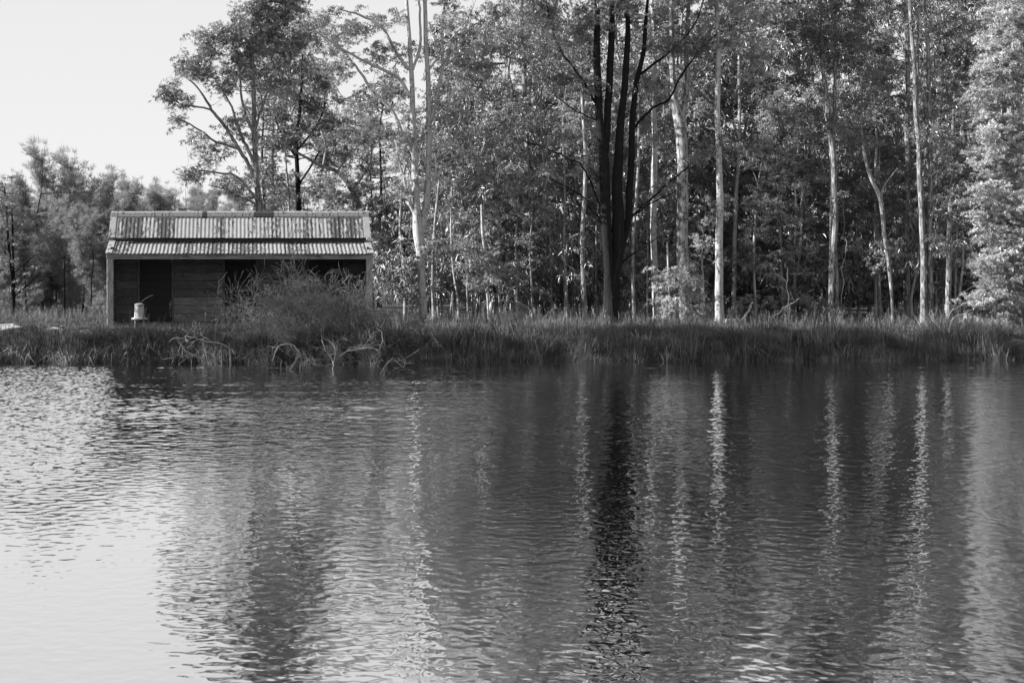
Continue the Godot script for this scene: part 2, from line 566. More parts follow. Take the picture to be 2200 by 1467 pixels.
# a whole tree for the deep wood, one mesh per part so that its copies are cheap
func wood_tree(called: String, sd: int, height: float, tr: float, crown_from: float, spread: float, puffs: int, bark: Material, lm: Material, needle := false) -> Node3D:
	var g := RandomNumberGenerator.new()
	g.seed = sd
	var root := Node3D.new()
	root.name = numbered(called)
	add_child(root)
	var pts := []
	var rad := []
	var off := Vector3.ZERO
	for i in 9:
		var t := i / 8.0
		off += Vector3(g.randfn(), 0, g.randfn()) * 0.12 * height / 14.0
		pts.append(off + Vector3(0, -0.15 + height * t, 0))
		rad.append(tr * lerpf(1.0, 0.12, t) * (1.3 if i == 0 else 1.0))
	var c := curve(pts, rad, 0.6)
	var mb := MB.new()
	mb.tube(c[0], c[1], 9, 0.33, 0.05, g)
	part(mb, "trunk", bark, root)
	var node_p: PackedVector3Array = []
	for p: Vector3 in c[0]:
		if p.y > crown_from * height * 0.8:
			node_p.append(p)
	var br := MB.new()
	var fo := MB.new()
	fo.smooth = false
	var unit: Array = []
	for k in 2:
		unit.append(needle_puff(sd * 7 + k, 5, 9, 0.17, 0.24, 0.014, 0.1) if needle else leaf_puff(sd * 7 + k, 7, 11, 0.6, 0.22, 0.05))
	var spots := []
	for i in puffs:
		var t := pow(g.randf(), 0.8)
		var y := height * lerpf(crown_from, 1.04, t)
		var w := spread * sin(PI * clampf(lerpf(0.18, 0.93, t), 0, 1)) * sqrt(g.randf()) * (1.0 if i % 4 else 1.3)
		var a := g.randf() * TAU
		if not needle:
			if i % 5:
				spots.append(spots[-1] + Vector3(g.randfn(), g.randfn() * 0.8, g.randfn()) * 0.5)
				continue
		if needle:                                  # feathery boughs that rise from the stem
			var nb := 48
			var k := i % nb
			var tb := fposmod(k * 0.618, 1.0)
			a = k * 2.4
			w = spread * (0.22 + 0.8 * sin(PI * (0.2 + 0.74 * tb))) * (0.55 + 0.7 * fposmod(k * 0.37, 1.0)) * sqrt(g.randf_range(0.03, 1.0))
			y = height * lerpf(crown_from, 0.86, tb) + (0.55 + 0.9 * tb) * w
			a += g.randfn() * 0.4
			y += g.randfn() * 0.32
			w *= g.randf_range(0.75, 1.2)
		spots.append(Vector3(cos(a) * w, y, sin(a) * w))
	spots.sort_custom(func(a: Vector3, b: Vector3) -> bool: return Vector2(a.x, a.z).length() > Vector2(b.x, b.z).length())
	for p: Vector3 in spots:
		var best := 0
		var cost := 1e9
		for i in node_p.size():
			var cc := p.distance_to(node_p[i]) + 1.2 * maxf(0.0, node_p[i].y - p.y + 0.4)
			if cc < cost:
				cost = cc
				best = i
		var s := node_p[best]
		var len := s.distance_to(p)
		var line := PackedVector3Array()
		var rr := PackedFloat32Array()
		for i in 4:
			var t := i / 3.0
			line.append(s.lerp(p, t) + Vector3(0, -0.3 * len * t * (1 - t), 0))
			rr.append(lerpf(minf(0.01 + 0.013 * len, tr * 0.5), 0.006, t))
			if i > 0:
				node_p.append(line[i])
		br.tube(line, rr, 4, 0.5)
		var u: MB = unit[g.randi() % 2]
		var bs := Basis(Vector3.UP, g.randf() * TAU).scaled(Vector3.ONE * g.randf_range(0.8, 1.3))
		var k0 := fo.v.size()
		for q in u.v:
			fo.v.append(p + bs * q)
		for q in u.ix:
			fo.ix.append(k0 + q)
	part(br, "branches", M.twig, root).set_meta("kind", "stuff")
	part(fo, "crown", lm, root).set_meta("kind", "stuff")
	return root

# ------------------------------------------------------------------ _ready
func _ready() -> void:
	rng.seed = 5
	gn = noise(0.05, 3, 3)
	# camera, sky, sun, exposure
	var cam := Camera3D.new()
	cam.name = "camera"
	cam.projection = Camera3D.PROJECTION_FRUSTUM
	cam.near = 0.1
	cam.far = 900.0
	cam.size = 2.0 * cam.near * 733.5 / F
	cam.frustum_offset = Vector2((1100.0 - VX) / F, (VY - 733.5) / F) * cam.near
	cam.position = Vector3(0, EYE, 0)
	add_child(cam)
	cam.current = true
	var env := Environment.new()
	var sky_m := ProceduralSkyMaterial.new()
	sky_m.sky_horizon_color = grey(0.35)
	sky_m.sky_top_color = grey(0.16)
	sky_m.sky_curve = 0.7
	sky_m.ground_horizon_color = grey(0.3)
	sky_m.ground_bottom_color = grey(0.08)
	sky_m.sun_angle_max = 1.0
	env.background_mode = Environment.BG_SKY
	env.sky = Sky.new()
	env.sky.sky_material = sky_m
	env.tonemap_mode = Environment.TONE_MAPPER_LINEAR
	env.tonemap_exposure = 2.65
	env.sdfgi_enabled = true
	env.ssao_enabled = true
	env.ssil_enabled = true
	var we := WorldEnvironment.new()
	we.environment = env
	add_child(we)
	var sun := DirectionalLight3D.new()
	sun.name = "sun"
	sun.light_energy = 1.6
	sun.light_angular_distance = 0.5
	sun.shadow_enabled = true
	var az := deg_to_rad(3.0)          # how far behind (or, if negative, before) the straight left the sun stands
	var el := deg_to_rad(27.0)
	var to_sun := Vector3(-cos(az) * cos(el), sin(el), -sin(az) * cos(el))
	add_child(sun)
	sun.look_at_from_position(Vector3.ZERO, -to_sun)

	make_materials()
	make_foliage()
	build_ground()
	build_water()
	build_shed()
	print("shed ", Time.get_ticks_msec())
	build_wood()
	print("wood ", Time.get_ticks_msec())
	build_trees()
	print("trees ", Time.get_ticks_msec())
	build_grass()
	build_shrubs()
	build_small_things()
	print("done ", Time.get_ticks_msec())

func lines(a: Array) -> PackedFloat32Array:      # [[from, to, step], ...]
	var out := PackedFloat32Array()
	for s in a:
		var x: float = s[0]
		while x < s[1] - 1e-4:
			out.append(x)
			x += s[2]
	out.append(a[-1][1])
	return out

func build_ground() -> void:
	var xs := lines([[-320.0, -40.0, 20.0], [-40.0, -14.0, 2.0], [-14.0, 34.0, 0.4], [34.0, 60.0, 2.0], [60.0, 320.0, 20.0]])
	var ds := lines([[-120.0, -10.0, 10.0], [-10.0, 2.0, 2.0], [2.0, 6.0, 0.4], [6.0, 36.0, 2.0], [36.0, 46.0, 0.25], [46.0, 70.0, 0.8], [70.0, 130.0, 4.0], [130.0, 500.0, 30.0]])
	var mb := MB.new()
	var w := xs.size()
	for d in ds:
		for x in xs:
			mb.v.append(Vector3(x, ground_y(x, -d), -d))
			mb.n.append(Vector3.UP)
	for j in ds.size() - 1:
		for i in w - 1:
			var k := j * w + i
			mb.ix.append_array(PackedInt32Array([k, k + w, k + w + 1, k, k + w + 1, k + 1]))
	for j in ds.size():
		for i in w:
			var k := j * w + i
			var dx := mb.v[j * w + mini(i + 1, w - 1)] - mb.v[j * w + maxi(i - 1, 0)]
			var dz := mb.v[mini(j + 1, ds.size() - 1) * w + i] - mb.v[maxi(j - 1, 0) * w + i]
			mb.n[k] = dx.cross(dz).normalized()
	var o := part(mb, "ground", M.soil, self)
	tag(o, "dark soil of the pond banks and the forest floor", "ground", "", "structure")

# fine ripples as a normal map; tile metres a side, slope the r.m.s. steepness
func ripple_normals(n: int, tile: float, slope: float) -> ImageTexture:
	var f := noise(0.026, 34, 2)
	var src := f.get_seamless_image(n, n)
	var h := PackedFloat32Array()
	h.resize(n * n)
	for y in n:
		for x in n:
			h[y * n + x] = src.get_pixel(x, y).r
	for pass_no in 2:
		var c := h.duplicate()
		for y in n:
			for x in n:
				h[y * n + x] = (c[y * n + x] * 2.0 + c[y * n + (x + 1) % n] + c[y * n + (x + n - 1) % n] + c[((y + 1) % n) * n + x] + c[((y + n - 1) % n) * n + x]) / 6.0
	var sum := 0.0
	for y in n:
		for x in n:
			sum += pow(h[y * n + (x + 1) % n] - h[y * n + x], 2.0)
	var k := slope / sqrt(sum / (n * n))
	var im := Image.create_empty(n, n, false, Image.FORMAT_RGBF)
	for y in n:
		for x in n:
			var dx := (h[y * n + (x + 1) % n] - h[y * n + (x + n - 1) % n]) * 0.5 * k
			var dy := (h[((y + 1) % n) * n + x] - h[((y + n - 1) % n) * n + x]) * 0.5 * k
			var v := Vector3(-dx, dy, 1.0).normalized() * 0.5 + Vector3(0.5, 0.5, 0.5)
			im.set_pixel(x, y, Color(v.x, v.y, v.z))
	return ImageTexture.create_from_image(im)

func build_water() -> void:
	var a := noise(1.0, 31, 2)
	var b := noise(1.0, 32, 2)
	var band := noise(1.0, 33, 3)
	var c := noise(1.0, 35, 2)
	var x0 := -9.0
	var x1 := 25.0
	var d0 := 4.0
	var d1 := 42.0
	var mb := MB.new()
	for zone in [[d0, 11.0, 0.07], [11.0, d1, 0.047]]:
		var step: float = zone[2]
		var nx := int(round((x1 - x0) / step))
		var nd := int(round((zone[1] - zone[0]) / step))
		var w := nx + 1
		var start := mb.v.size()
		mb.v.resize(start + w * (nd + 1))
		mb.n.resize(start + w * (nd + 1))
		for j in nd + 1:
			var d: float = lerpf(zone[0], zone[1], float(j) / nd)
			var side := smoothstep(0.0, 0.6, minf(d - d0, d1 - d))
			var far := smoothstep(8.0, 30.0, d)
			var fine := smoothstep(11.0, 24.0, d)
			for i in w:
				var x: float = lerpf(x0, x1, float(i) / nx)
				var edge := side * smoothstep(0.0, 0.6, minf(x - x0, x1 - x))
				var gust := clampf(0.6 + 0.75 * band.get_noise_2d(x * 0.03, d * 0.2) + 0.8 * band.get_noise_2d(x * 0.05 + 50.0, d * 0.7), 0.2, 1.5)
				var left := smoothstep(9.0, 1.0, x) * smoothstep(15.0, 26.0, d)
				var open := smoothstep(0.3, -0.7, x + 0.35 + 0.07 * d)
				var m := gust * (0.14 + 0.52 * far + 0.9 * left) * (1.0 - 0.85 * open) * edge
				var h := m * (0.0075 * a.get_noise_2d(x * 1.0, d * 1.6) + 0.0056 * b.get_noise_2d(x * 2.6, d * 3.8))
				if fine > 0.0:
					h += fine * edge * (0.6 + 0.4 * gust) * (0.0042 + 0.0028 * left) * (1.0 - 0.88 * open) * c.get_noise_2d(x * 3.6, d * 5.0)
					h += edge * 0.0165 * open * smoothstep(11.5, 17.0, d) * c.get_noise_2d(x * 4.8, d * 6.4 + 300.0)
				mb.v[start + j * w + i] = Vector3(x, h if (j > 0 or zone[0] == d0) and (j < nd or zone[0] > d0) else 0.0, -d)
		for j in nd + 1:
			for i in w:
				var dx := mb.v[start + j * w + mini(i + 1, nx)] - mb.v[start + j * w + maxi(i - 1, 0)]
				var dz := mb.v[start + mini(j + 1, nd) * w + i] - mb.v[start + maxi(j - 1, 0) * w + i]
				mb.n[start + j * w + i] = dx.cross(dz).normalized()
		var q := mb.ix.size()
		mb.ix.resize(q + nx * nd * 6)
		for j in nd:
			for i in nx:
				var k := start + j * w + i
				mb.ix[q] = k
				mb.ix[q + 1] = k + w
				mb.ix[q + 2] = k + w + 1
				mb.ix[q + 3] = k
				mb.ix[q + 4] = k + w + 1
				mb.ix[q + 5] = k + 1
				q += 6
	mb.uv.resize(0)
	# still water round the rippled sheet, out to the shores
	for r in [[-16.0, x0, 2.0, 50.0], [x1, 52.0, 2.0, 50.0], [x0, x1, 2.0, d0], [x0, x1, d1, 50.0]]:
		var k := mb.v.size()
		mb.v.append_array(PackedVector3Array([Vector3(r[0], 0, -r[2]), Vector3(r[1], 0, -r[2]), Vector3(r[1], 0, -r[3]), Vector3(r[0], 0, -r[3])]))
		for z in 4:
			mb.n.append(Vector3.UP)
		mb.ix.append_array(PackedInt32Array([k, k + 2, k + 1, k, k + 3, k + 2]))
	var m := StandardMaterial3D.new()
	m.albedo_color = grey(0.8)
	m.metallic = 1.0
	m.roughness = 0.04
	m.uv1_triplanar = true
	m.uv1_world_triplanar = true
	m.uv1_scale = Vector3(0.37, 0.37, 0.37)
	m.normal_enabled = true
	m.normal_texture = ripple_normals(512, 2.7, 0.013)
	m.normal_scale = 1.0
	var o := part(mb, "water", m, self)
	tag(o, "rippled pond water reflecting the trees and the sky", "water", "", "structure")

# ------------------------------------------------------------------ the shed
func corrugated(x0: float, x1: float, lowp: Vector3, highp: Vector3, shed_w: float, pitch: float, depth: float) -> MB:
	# one sheet from the low edge to the high edge; x from x0 to x1 (shed coordinates, 0..shed_w for the texture)
	var mb := MB.new()
	var along := highp - lowp
	var nn := Vector3(0, -along.z, along.y).normalized()
	if nn.y < 0:
		nn = -nn
	var steps := int(ceil((x1 - x0) / pitch * 8.0))
	for side in 2:
		var start := mb.v.size()
		for j in 3:
			for i in steps + 1:
				var x := lerpf(x0, x1, float(i) / steps)
				var ph := TAU * x / pitch
				var h := depth * 0.5 * cos(ph) - side * 0.007
				var sl := -depth * 0.5 * TAU / pitch * sin(ph)
				var p := lowp + along * (j / 2.0) + nn * h
				mb.v.append(Vector3(x - shed_w * 0.5, p.y, p.z))
				var no := (nn - Vector3(sl, 0, 0)).normalized()
				mb.n.append(no if side == 0 else -no)
				mb.uv.append(Vector2(x / shed_w, 1.0 - j / 2.0))
		for j in 2:
			for i in steps:
				var k := start + j * (steps + 1) + i
				var k2 := k + steps + 1
				if side == 0:
					mb.ix.append_array(PackedInt32Array([k, k2 + 1, k + 1, k, k2, k2 + 1]) if along.z < 0 else PackedInt32Array([k, k + 1, k2 + 1, k, k2 + 1, k2]))
				else:
					mb.ix.append_array(PackedInt32Array([k, k + 1, k2 + 1, k, k2 + 1, k2]) if along.z < 0 else PackedInt32Array([k, k2 + 1, k + 1, k, k2, k2 + 1]))
	# the visible thickness of the low edge
	var row := steps + 1
	for i in steps:
		var a := mb.v[i]
		var b := mb.v[i + 1]
		var c := mb.v[3 * row + i + 1]
		var e := mb.v[3 * row + i]
		if along.z < 0:
			mb.quad(e, c, b, a, Vector2(0.5, 0.97), Vector2(0.51, 0.99))
		else:
			mb.quad(a, b, c, e, Vector2(0.5, 0.97), Vector2(0.51, 0.99))
	return mb

func build_shed() -> void:
	var zf := -48.65
	var gy := 0.74
	var s := thing("shed", "open fronted timber shed with lichen stained corrugated roof and three doorways", "shed", Vector3(0.02, gy, zf))
	var Y := func(py: float, d: float) -> float: return EYE + (VY - py) / F * d - gy
	var W := 9.2
	# posts and beam of the verandah
	for sx in [-1.0, 1.0]:
		var mb := MB.new()
		var top: float = Y.call(557.0, 48.8)
		mb.box(Vector3(sx * (W * 0.5 - 0.15), top * 0.5 - 0.1, -0.2), Vector3(0.215, top + 0.2, 0.2), 0.012, 0.5, Vector2(sx, 0.3))
		part(mb, "post", M.post_wood, s)
	var bb := MB.new()
	var b0: float = Y.call(557.0, 48.8)
	bb.box(Vector3(0, b0 + 0.1 + 0.002, -0.19), Vector3(W - 0.04, 0.2, 0.16), 0.008, 1.0)
	part(bb, "beam", M.beam_wood, s)
	# roofs, sheet by sheet
	var pitch := W / 66.0
	var main_roof := Node3D.new()
	main_roof.name = "main_roof"
	s.add_child(main_roof)
	var low_roof := Node3D.new()
	low_roof.name = "verandah_roof"
	s.add_child(low_roof)
	var front := Node3D.new()
	front.name = "front_wall"
	s.add_child(front)
	var flank := Node3D.new()
	flank.name = "side_wall"
	s.add_child(flank)
	var back := Node3D.new()
	back.name = "rear_wall"
	s.add_child(back)
	var vl := Vector3(0, Y.call(543.5, 48.65) - 0.02, 0.02)
	var vh := Vector3(0, Y.call(519.0, 50.1), -1.45)
	var ul := Vector3(0, Y.call(511.0, 49.87), -1.2)
	var uh := Vector3(0, Y.call(459.0, 50.75), -2.1)
	var bl := Vector3(0, ul.y + 0.02, -4.1)
	for row in 3:
		var lo: Vector3 = [vl, ul, bl][row]
		var hi: Vector3 = [vh, uh, uh][row]
		var n := 9
		var edge := pitch * 1.5
		for i in n:
			var a := edge + (W - 2.0 * edge) * i / n
			var b := edge + (W - 2.0 * edge) * (i + 1) / n + (pitch * 0.6 if i < n - 1 else 0.0)
			var lift := Vector3(0, 0.005 * (i % 2) + 0.003 * sin(i * 7.0 + row), 0.014 * sin(i * 5.0 + row * 2.0))
			part(corrugated(a, b, lo + lift, hi + lift, W, pitch, 0.022 if row == 0 else 0.012), "roof_sheet", M.roof_lower if row == 0 else M.roof_upper, main_roof if row else low_roof)
	# flat cappings over the sheet ends
	for row in 3:
		var lo: Vector3 = [vl, ul, bl][row]
		var hi: Vector3 = [vh, uh, uh][row]
		for sx in [-1.0, 1.0]:
			var mb := MB.new()
			var mid := (lo + hi) * 0.5
			var dir := (hi - lo).normalized()
			var up := Vector3(0, -dir.z, dir.y)
			if up.y < 0: up = -up
			var bs := Basis(Vector3(1, 0, 0), up, Vector3(1, 0, 0).cross(up))
			mb.box(Vector3(sx * (W * 0.5 - pitch * 0.8), mid.y, mid.z) + up * 0.026, Vector3(pitch * 1.6, 0.014, lo.distance_to(hi) + 0.02), 0.003, 0.4, Vector2(row, sx), bs)
			part(mb, "edge_capping", M.capping, main_roof if row else low_roof)
	# ridge capping pieces
	var cuts := [0.0, 0.17, 0.355, 0.372, 0.555, 0.63, 0.76, 0.88, 1.0]
	for i in cuts.size() - 1:
		var xa: float = (cuts[i] - 0.5) * W + 0.02
		var xb: float = (cuts[i + 1] - 0.5) * W
		var mb := MB.new()
		var prof: Array[Vector2] = [Vector2(0.17, -0.2), Vector2(0.165, -0.12), Vector2(0.12, 0.01), Vector2(0.06, 0.055), Vector2(0.0, 0.065), Vector2(-0.06, 0.055), Vector2(-0.12, 0.01), Vector2(-0.2, -0.15)]
		var lift := 0.008 * (i % 2)
		for k in prof.size() - 1:
			var p := prof[k]
			var q := prof[k + 1]
			var o := Vector3(0, uh.y + lift + 0.02, uh.z)
			mb.quad(o + Vector3(xa, p.y, p.x), o + Vector3(xb, p.y, p.x), o + Vector3(xb, q.y, q.x), o + Vector3(xa, q.y, q.x), Vector2(xa, k * 0.12), Vector2(xb, k * 0.12 + 0.12))
			mb.quad(o + Vector3(xa, q.y - 0.012, q.x), o + Vector3(xb, q.y - 0.012, q.x), o + Vector3(xb, p.y - 0.012, p.x), o + Vector3(xa, p.y - 0.012, p.x))
		part(mb, "ridge_capping", M.capping_dark if i == 4 or i == 2 else M.capping, main_roof)
	# wall plate under the upper roof, rafters end board
	var wp := MB.new()
	wp.box(Vector3(0, ul.y - 0.12, -1.5), Vector3(W - 0.3, 0.2, 0.08), 0.006, 1.0)
	part(wp, "wall_plate", M.board_0, s)
	# front wall: boards between three doorways (pixel edges in the wall plane)
	var dw := 50.25
	var X := func(px: float) -> float: return (px - VX) / F * dw
	var spans := [[236.0, 296.0], [370.0, 478.0], [551.0, 658.0], [738.0, 792.0]]
	var wz := -1.6
	var wt: float = ul.y - 0.24
	var bh := 0.292
	for sp in spans:
		var xa: float = X.call(sp[0])
		var xb: float = X.call(sp[1])
		var y := 0.1
		var k := 0
		while y < wt:
			var h := minf(bh, wt - y)
			var mb := MB.new()
			mb.box(Vector3((xa + xb) * 0.5, y + h * 0.5 - 0.002, wz + 0.006 * sin(k * 4.0 + sp[0])), Vector3(xb - xa, h - 0.012, 0.07), 0.007, 0.5, Vector2(sp[0] * 0.37, k * 0.61))
			var pale: bool = k < 3 and (sp[0] == 370.0 or (sp[0] == 551.0 and k < 3))
			part(mb, "board", M.board_2 if pale else (M.board_1 if (k + int(sp[0])) % 3 == 0 else M.board_0), front)
			y += bh
			k += 1
	# door posts
	for px in [296.0, 369.0, 479.0, 550.0, 659.0, 737.0]:
		var mb := MB.new()
		mb.box(Vector3(X.call(px), wt * 0.5 + 0.02, wz + 0.02), Vector3(0.06, wt - 0.06, 0.13), 0.006, 0.5, Vector2(px, 0))
		part(mb, "door_frame", M.board_1, front)
	# side and rear walls of the same boards, floor slab, inner partitions
	for sx in [-1.0, 1.0]:
		var y := 0.1
		while y < wt - 0.1:
			var h := minf(bh, wt - y)
			var mb := MB.new()
			mb.box(Vector3(sx * 4.42, y + h * 0.5, -2.1), Vector3(0.07, h - 0.012, 3.5), 0.007, 0.5, Vector2(y, sx))
			part(mb, "board", M.board_0, flank)
			y += bh
		var gab := MB.new()
		var a := Vector3(sx * 4.42, wt, -3.9)
		var b := Vector3(sx * 4.42, wt, -1.6)
		var c := Vector3(sx * 4.42, uh.y - 0.08, -2.1)
		var t := Vector3(0.05, 0, 0)
		gab.tri(a + t, b + t, c + t) if false else gab.tri(b + t, a + t, c + t)
		gab.tri(a - t, b - t, c - t)
		part(gab, "gable", M.board_0, flank)
	var yy := 0.1
	while yy < wt + 0.1:
		var mb := MB.new()
		mb.box(Vector3(0, yy + bh * 0.5, -3.88), Vector3(8.9, bh - 0.006, 0.07), 0.004, 0.5, Vector2(yy, 2))
		part(mb, "board", M.inside, back)
		yy += bh
	var li := MB.new()
	li.box(Vector3(0, (wt + 0.2) * 0.5, -3.97), Vector3(8.92, wt + 0.2, 0.05), 0.004, 0.5)  # sheet added behind the boards to block daylight through their gaps
	part(li, "added_backing", M.inside, back)
	var fl := MB.new()
	fl.box(Vector3(0, -0.06, -2.75), Vector3(8.95, 0.3, 2.45), 0.01, 0.3)
	part(fl, "floor_slab", M.inside, s)
	for px in [428.0, 604.0]:
		var mb := MB.new()
		mb.box(Vector3(X.call(px), wt * 0.5 + 0.1, -2.75), Vector3(0.06, wt - 0.1, 2.1), 0.004, 0.5)
		part(mb, "partition", M.inside, s)
	var ce := MB.new()
	ce.box(Vector3(0, wt + 0.05, -2.75), Vector3(8.7, 0.03, 2.1), 0.004, 0.5)
	part(ce, "ceiling", M.inside, s)

# ------------------------------------------------------------------ the deep wood, by copies
func build_wood() -> void:
	var protos := []
	var specs := [
		[17.0, 0.17, 0.4, 2.6, 110, "gum_pale", 0], [20.0, 0.2, 0.45, 3.0, 120, "gum_grey", 1], [15.0, 0.13, 0.3, 2.4, 110, "gum_pale", 2], [22.0, 0.24, 0.5, 3.3, 125, "gum_grey", 0],
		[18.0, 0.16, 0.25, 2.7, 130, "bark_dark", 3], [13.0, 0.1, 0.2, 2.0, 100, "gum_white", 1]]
	var labels := ["tall pale gum in the depth of the wood", "tall grey gum in the depth of the wood", "slim pale gum with low leaves in the depth of the wood", "lofty grey gum with a high crown in the depth of the wood", "dark barked tree leafy from low down in the wood", "small white stemmed gum in the depth of the wood"]
	for i in specs.size():
		var q: Array = specs[i]
		var t := wood_tree("wood_gum", 900 + i, q[0], q[1], q[2], q[3], q[4], M[q[5]], M["far_leaf_%d" % q[6]])
		tag(t, labels[i], "tree", "gums in the depth of the wood")
		protos.append(t)
	var spots := []
	var d := 62.0
	while d < 102.0:
		var px := 560.0 + rng.randf_range(0, 60)
		while px < 2420.0:
			if not (px < 1000.0 and d < 66.0):
				spots.append([px + rng.randf_range(-30, 30), d + rng.randf_range(-3.0, 3.0)])
			px += rng.randf_range(190, 340) * 62.0 / d
		d += 9.0
	spots.append_array([[2150.0, 60.0], [2235.0, 57.0], [2090.0, 66.0], [2190.0, 70.0], [2040.0, 72.0]])
	var used := {}
	for sp in spots:
		var which := rng.randi() % protos.size()
		var o: Node3D = protos[which]
		if used.has(which):
			o = protos[which].duplicate()
			o.name = numbered("wood_gum")
			add_child(o)
		used[which] = true
		o.position = at_ground(sp[0], sp[1])
		o.rotation.y = rng.randf() * TAU
		var sc := rng.randf_range(0.85, 1.2) * (0.72 if sp[0] < 1000.0 else 1.0)
		o.scale = Vector3.ONE * sc
	var poles := []
	for i in 3:
		var t := wood_tree("pole_gum", 930 + i, [9.0, 11.0, 7.5][i], [0.05, 0.065, 0.045][i], [0.4, 0.45, 0.3][i], [1.2, 1.3, 1.1][i], [50, 60, 45][i], M.gum_white if i != 1 else M.gum_pale, M["far_leaf_%d" % [2, 1, 2][i]])
		tag(t, ["young pole gum with a bare white stem among the larger trunks", "taller young pole gum with a mottled stem among the larger trunks", "short young pole gum with low leaves among the larger trunks"][i], "tree", "young pole gums among the larger trunks")
		poles.append(t)
	used = {}
	for i in 46:
		var which := i % 3
		var o: Node3D = poles[which]
		if used.has(which):
			o = poles[which].duplicate()
			o.name = numbered("pole_gum")
			add_child(o)
		used[which] = true
		o.position = at_ground(930.0 + i * 25.0 + rng.randf_range(-16, 16), rng.randf_range(53.5, 66.0))
		o.rotation = Vector3(rng.randfn() * 0.04, rng.randf() * TAU, rng.randfn() * 0.04)
		o.scale = Vector3.ONE * rng.randf_range(0.75, 1.2)
	# a row of tall gums on the shore beside the shed, outside the frame, that shades the bank
	for q in [[-13.2, 33.5], [-12.6, 36.0], [-13.4, 38.2], [-12.8, 40.4], [-13.5, 42.6], [-13.0, 44.8], [-16.0, 37.0], [-15.8, 41.5], [-16.2, 45.5]]:
		var o: Node3D = protos[4].duplicate()
		o.name = numbered("shore_gum")
		add_child(o)
		tag(o, "tall dark gum in the row on the shore beside the shed", "tree", "gums in a row on the shore")
		o.position = Vector3(q[0], ground_y(q[0], -q[1]), -q[1])
		o.rotation.y = rng.randf() * TAU
		o.scale = Vector3(0.95, rng.randf_range(0.85, 1.0), 0.95)
	# understorey shrubs that close the wood below
	var shrubs := []
	for i in 3:
		var t := wood_tree("understorey_shrub", 950 + i, [3.2, 4.5, 2.4][i], 0.035, 0.12, [1.5, 1.7, 1.3][i], [70, 90, 55][i], M.twig, M["far_leaf_%d" % [1, 0, 2][i]])
		tag(t, ["rounded leafy shrub under the gums", "tall leafy shrub under the gums", "low leafy shrub under the gums"][i], "shrub", "shrubs under the gums")
		shrubs.append(t)
	used = {}
	d = 57.0
	while d < 98.0:
		var px := 840.0 + rng.randf_range(0, 80)
		while px < 2350.0:
			var which := rng.randi() % 3
			var o: Node3D = shrubs[which]
			if used.has(which):
				o = shrubs[which].duplicate()
				o.name = numbered("understorey_shrub")
				add_child(o)
			used[which] = true
			o.position = at_ground(px + rng.randf_range(-30, 30), d + rng.randf_range(-2, 2))
			o.rotation.y = rng.randf() * TAU
			o.scale = Vector3.ONE * rng.randf_range(0.8, 1.3)
			px += rng.randf_range(110, 220) * 60.0 / d
		d += 6.5
	# she-oaks beyond the shed on the open side
	var oaks := []
	for i in 3:
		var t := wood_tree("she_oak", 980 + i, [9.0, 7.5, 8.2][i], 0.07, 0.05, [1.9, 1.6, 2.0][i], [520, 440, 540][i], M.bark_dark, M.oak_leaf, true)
		tag(t, ["tall broad wispy she-oak in the thicket behind the shed", "short slim wispy she-oak in the thicket behind the shed", "spreading wispy she-oak in the thicket behind the shed"][i], "tree", "she-oaks in the thicket behind the shed")
		oaks.append(t)
	used = {}
	for sp in [[-60, 66, .75], [-20, 61, .62], [52, 70, .68], [95, 62, .86], [135, 74, .9], [156, 66, .86], [188, 72, .66], [214, 64, .74], [228, 66, .7], [175, 70, .78], [60, 66, .7], [245, 70, .7], [290, 72, .78], [330, 76, .72], [375, 70, .78], [270, 66, .66], [350, 66, .62], [400, 68, .66], [310, 80, .8], [440, 72, .72], [20, 78, .8], [70, 80, .72], [110, 84, .74], [180, 84, .7], [230, 82, .66], [300, 86, .7], [420, 80, .66], [470, 84, .7], [520, 80, .7], [590, 78, .75], [-90, 74, .8], [650, 82, .8], [360, 90, .7], [10, 92, .75], [150, 92, .75], [260, 94, .7], [60, 60, .5], [140, 60, .5], [190, 58, .5], [10, 63, .55], [-40, 60, .6], [30, 66, .6], [80, 66, .55], [118, 66, .55], [172, 62, .55], [205, 68, .6], [235, 61, .5], [0, 70, .65], [150, 78, .62], [100, 72, .6], [60, 74, .62]]:
		var which := rng.randi() % 3
		var o: Node3D = oaks[which]
		if used.has(which):
			o = oaks[which].duplicate()
			o.name = numbered("she_oak")
			add_child(o)
		used[which] = true
		o.position = at_ground(sp[0], sp[1])
		o.rotation.y = rng.randf() * TAU
		o.scale = Vector3.ONE * sp[2] * 1.04

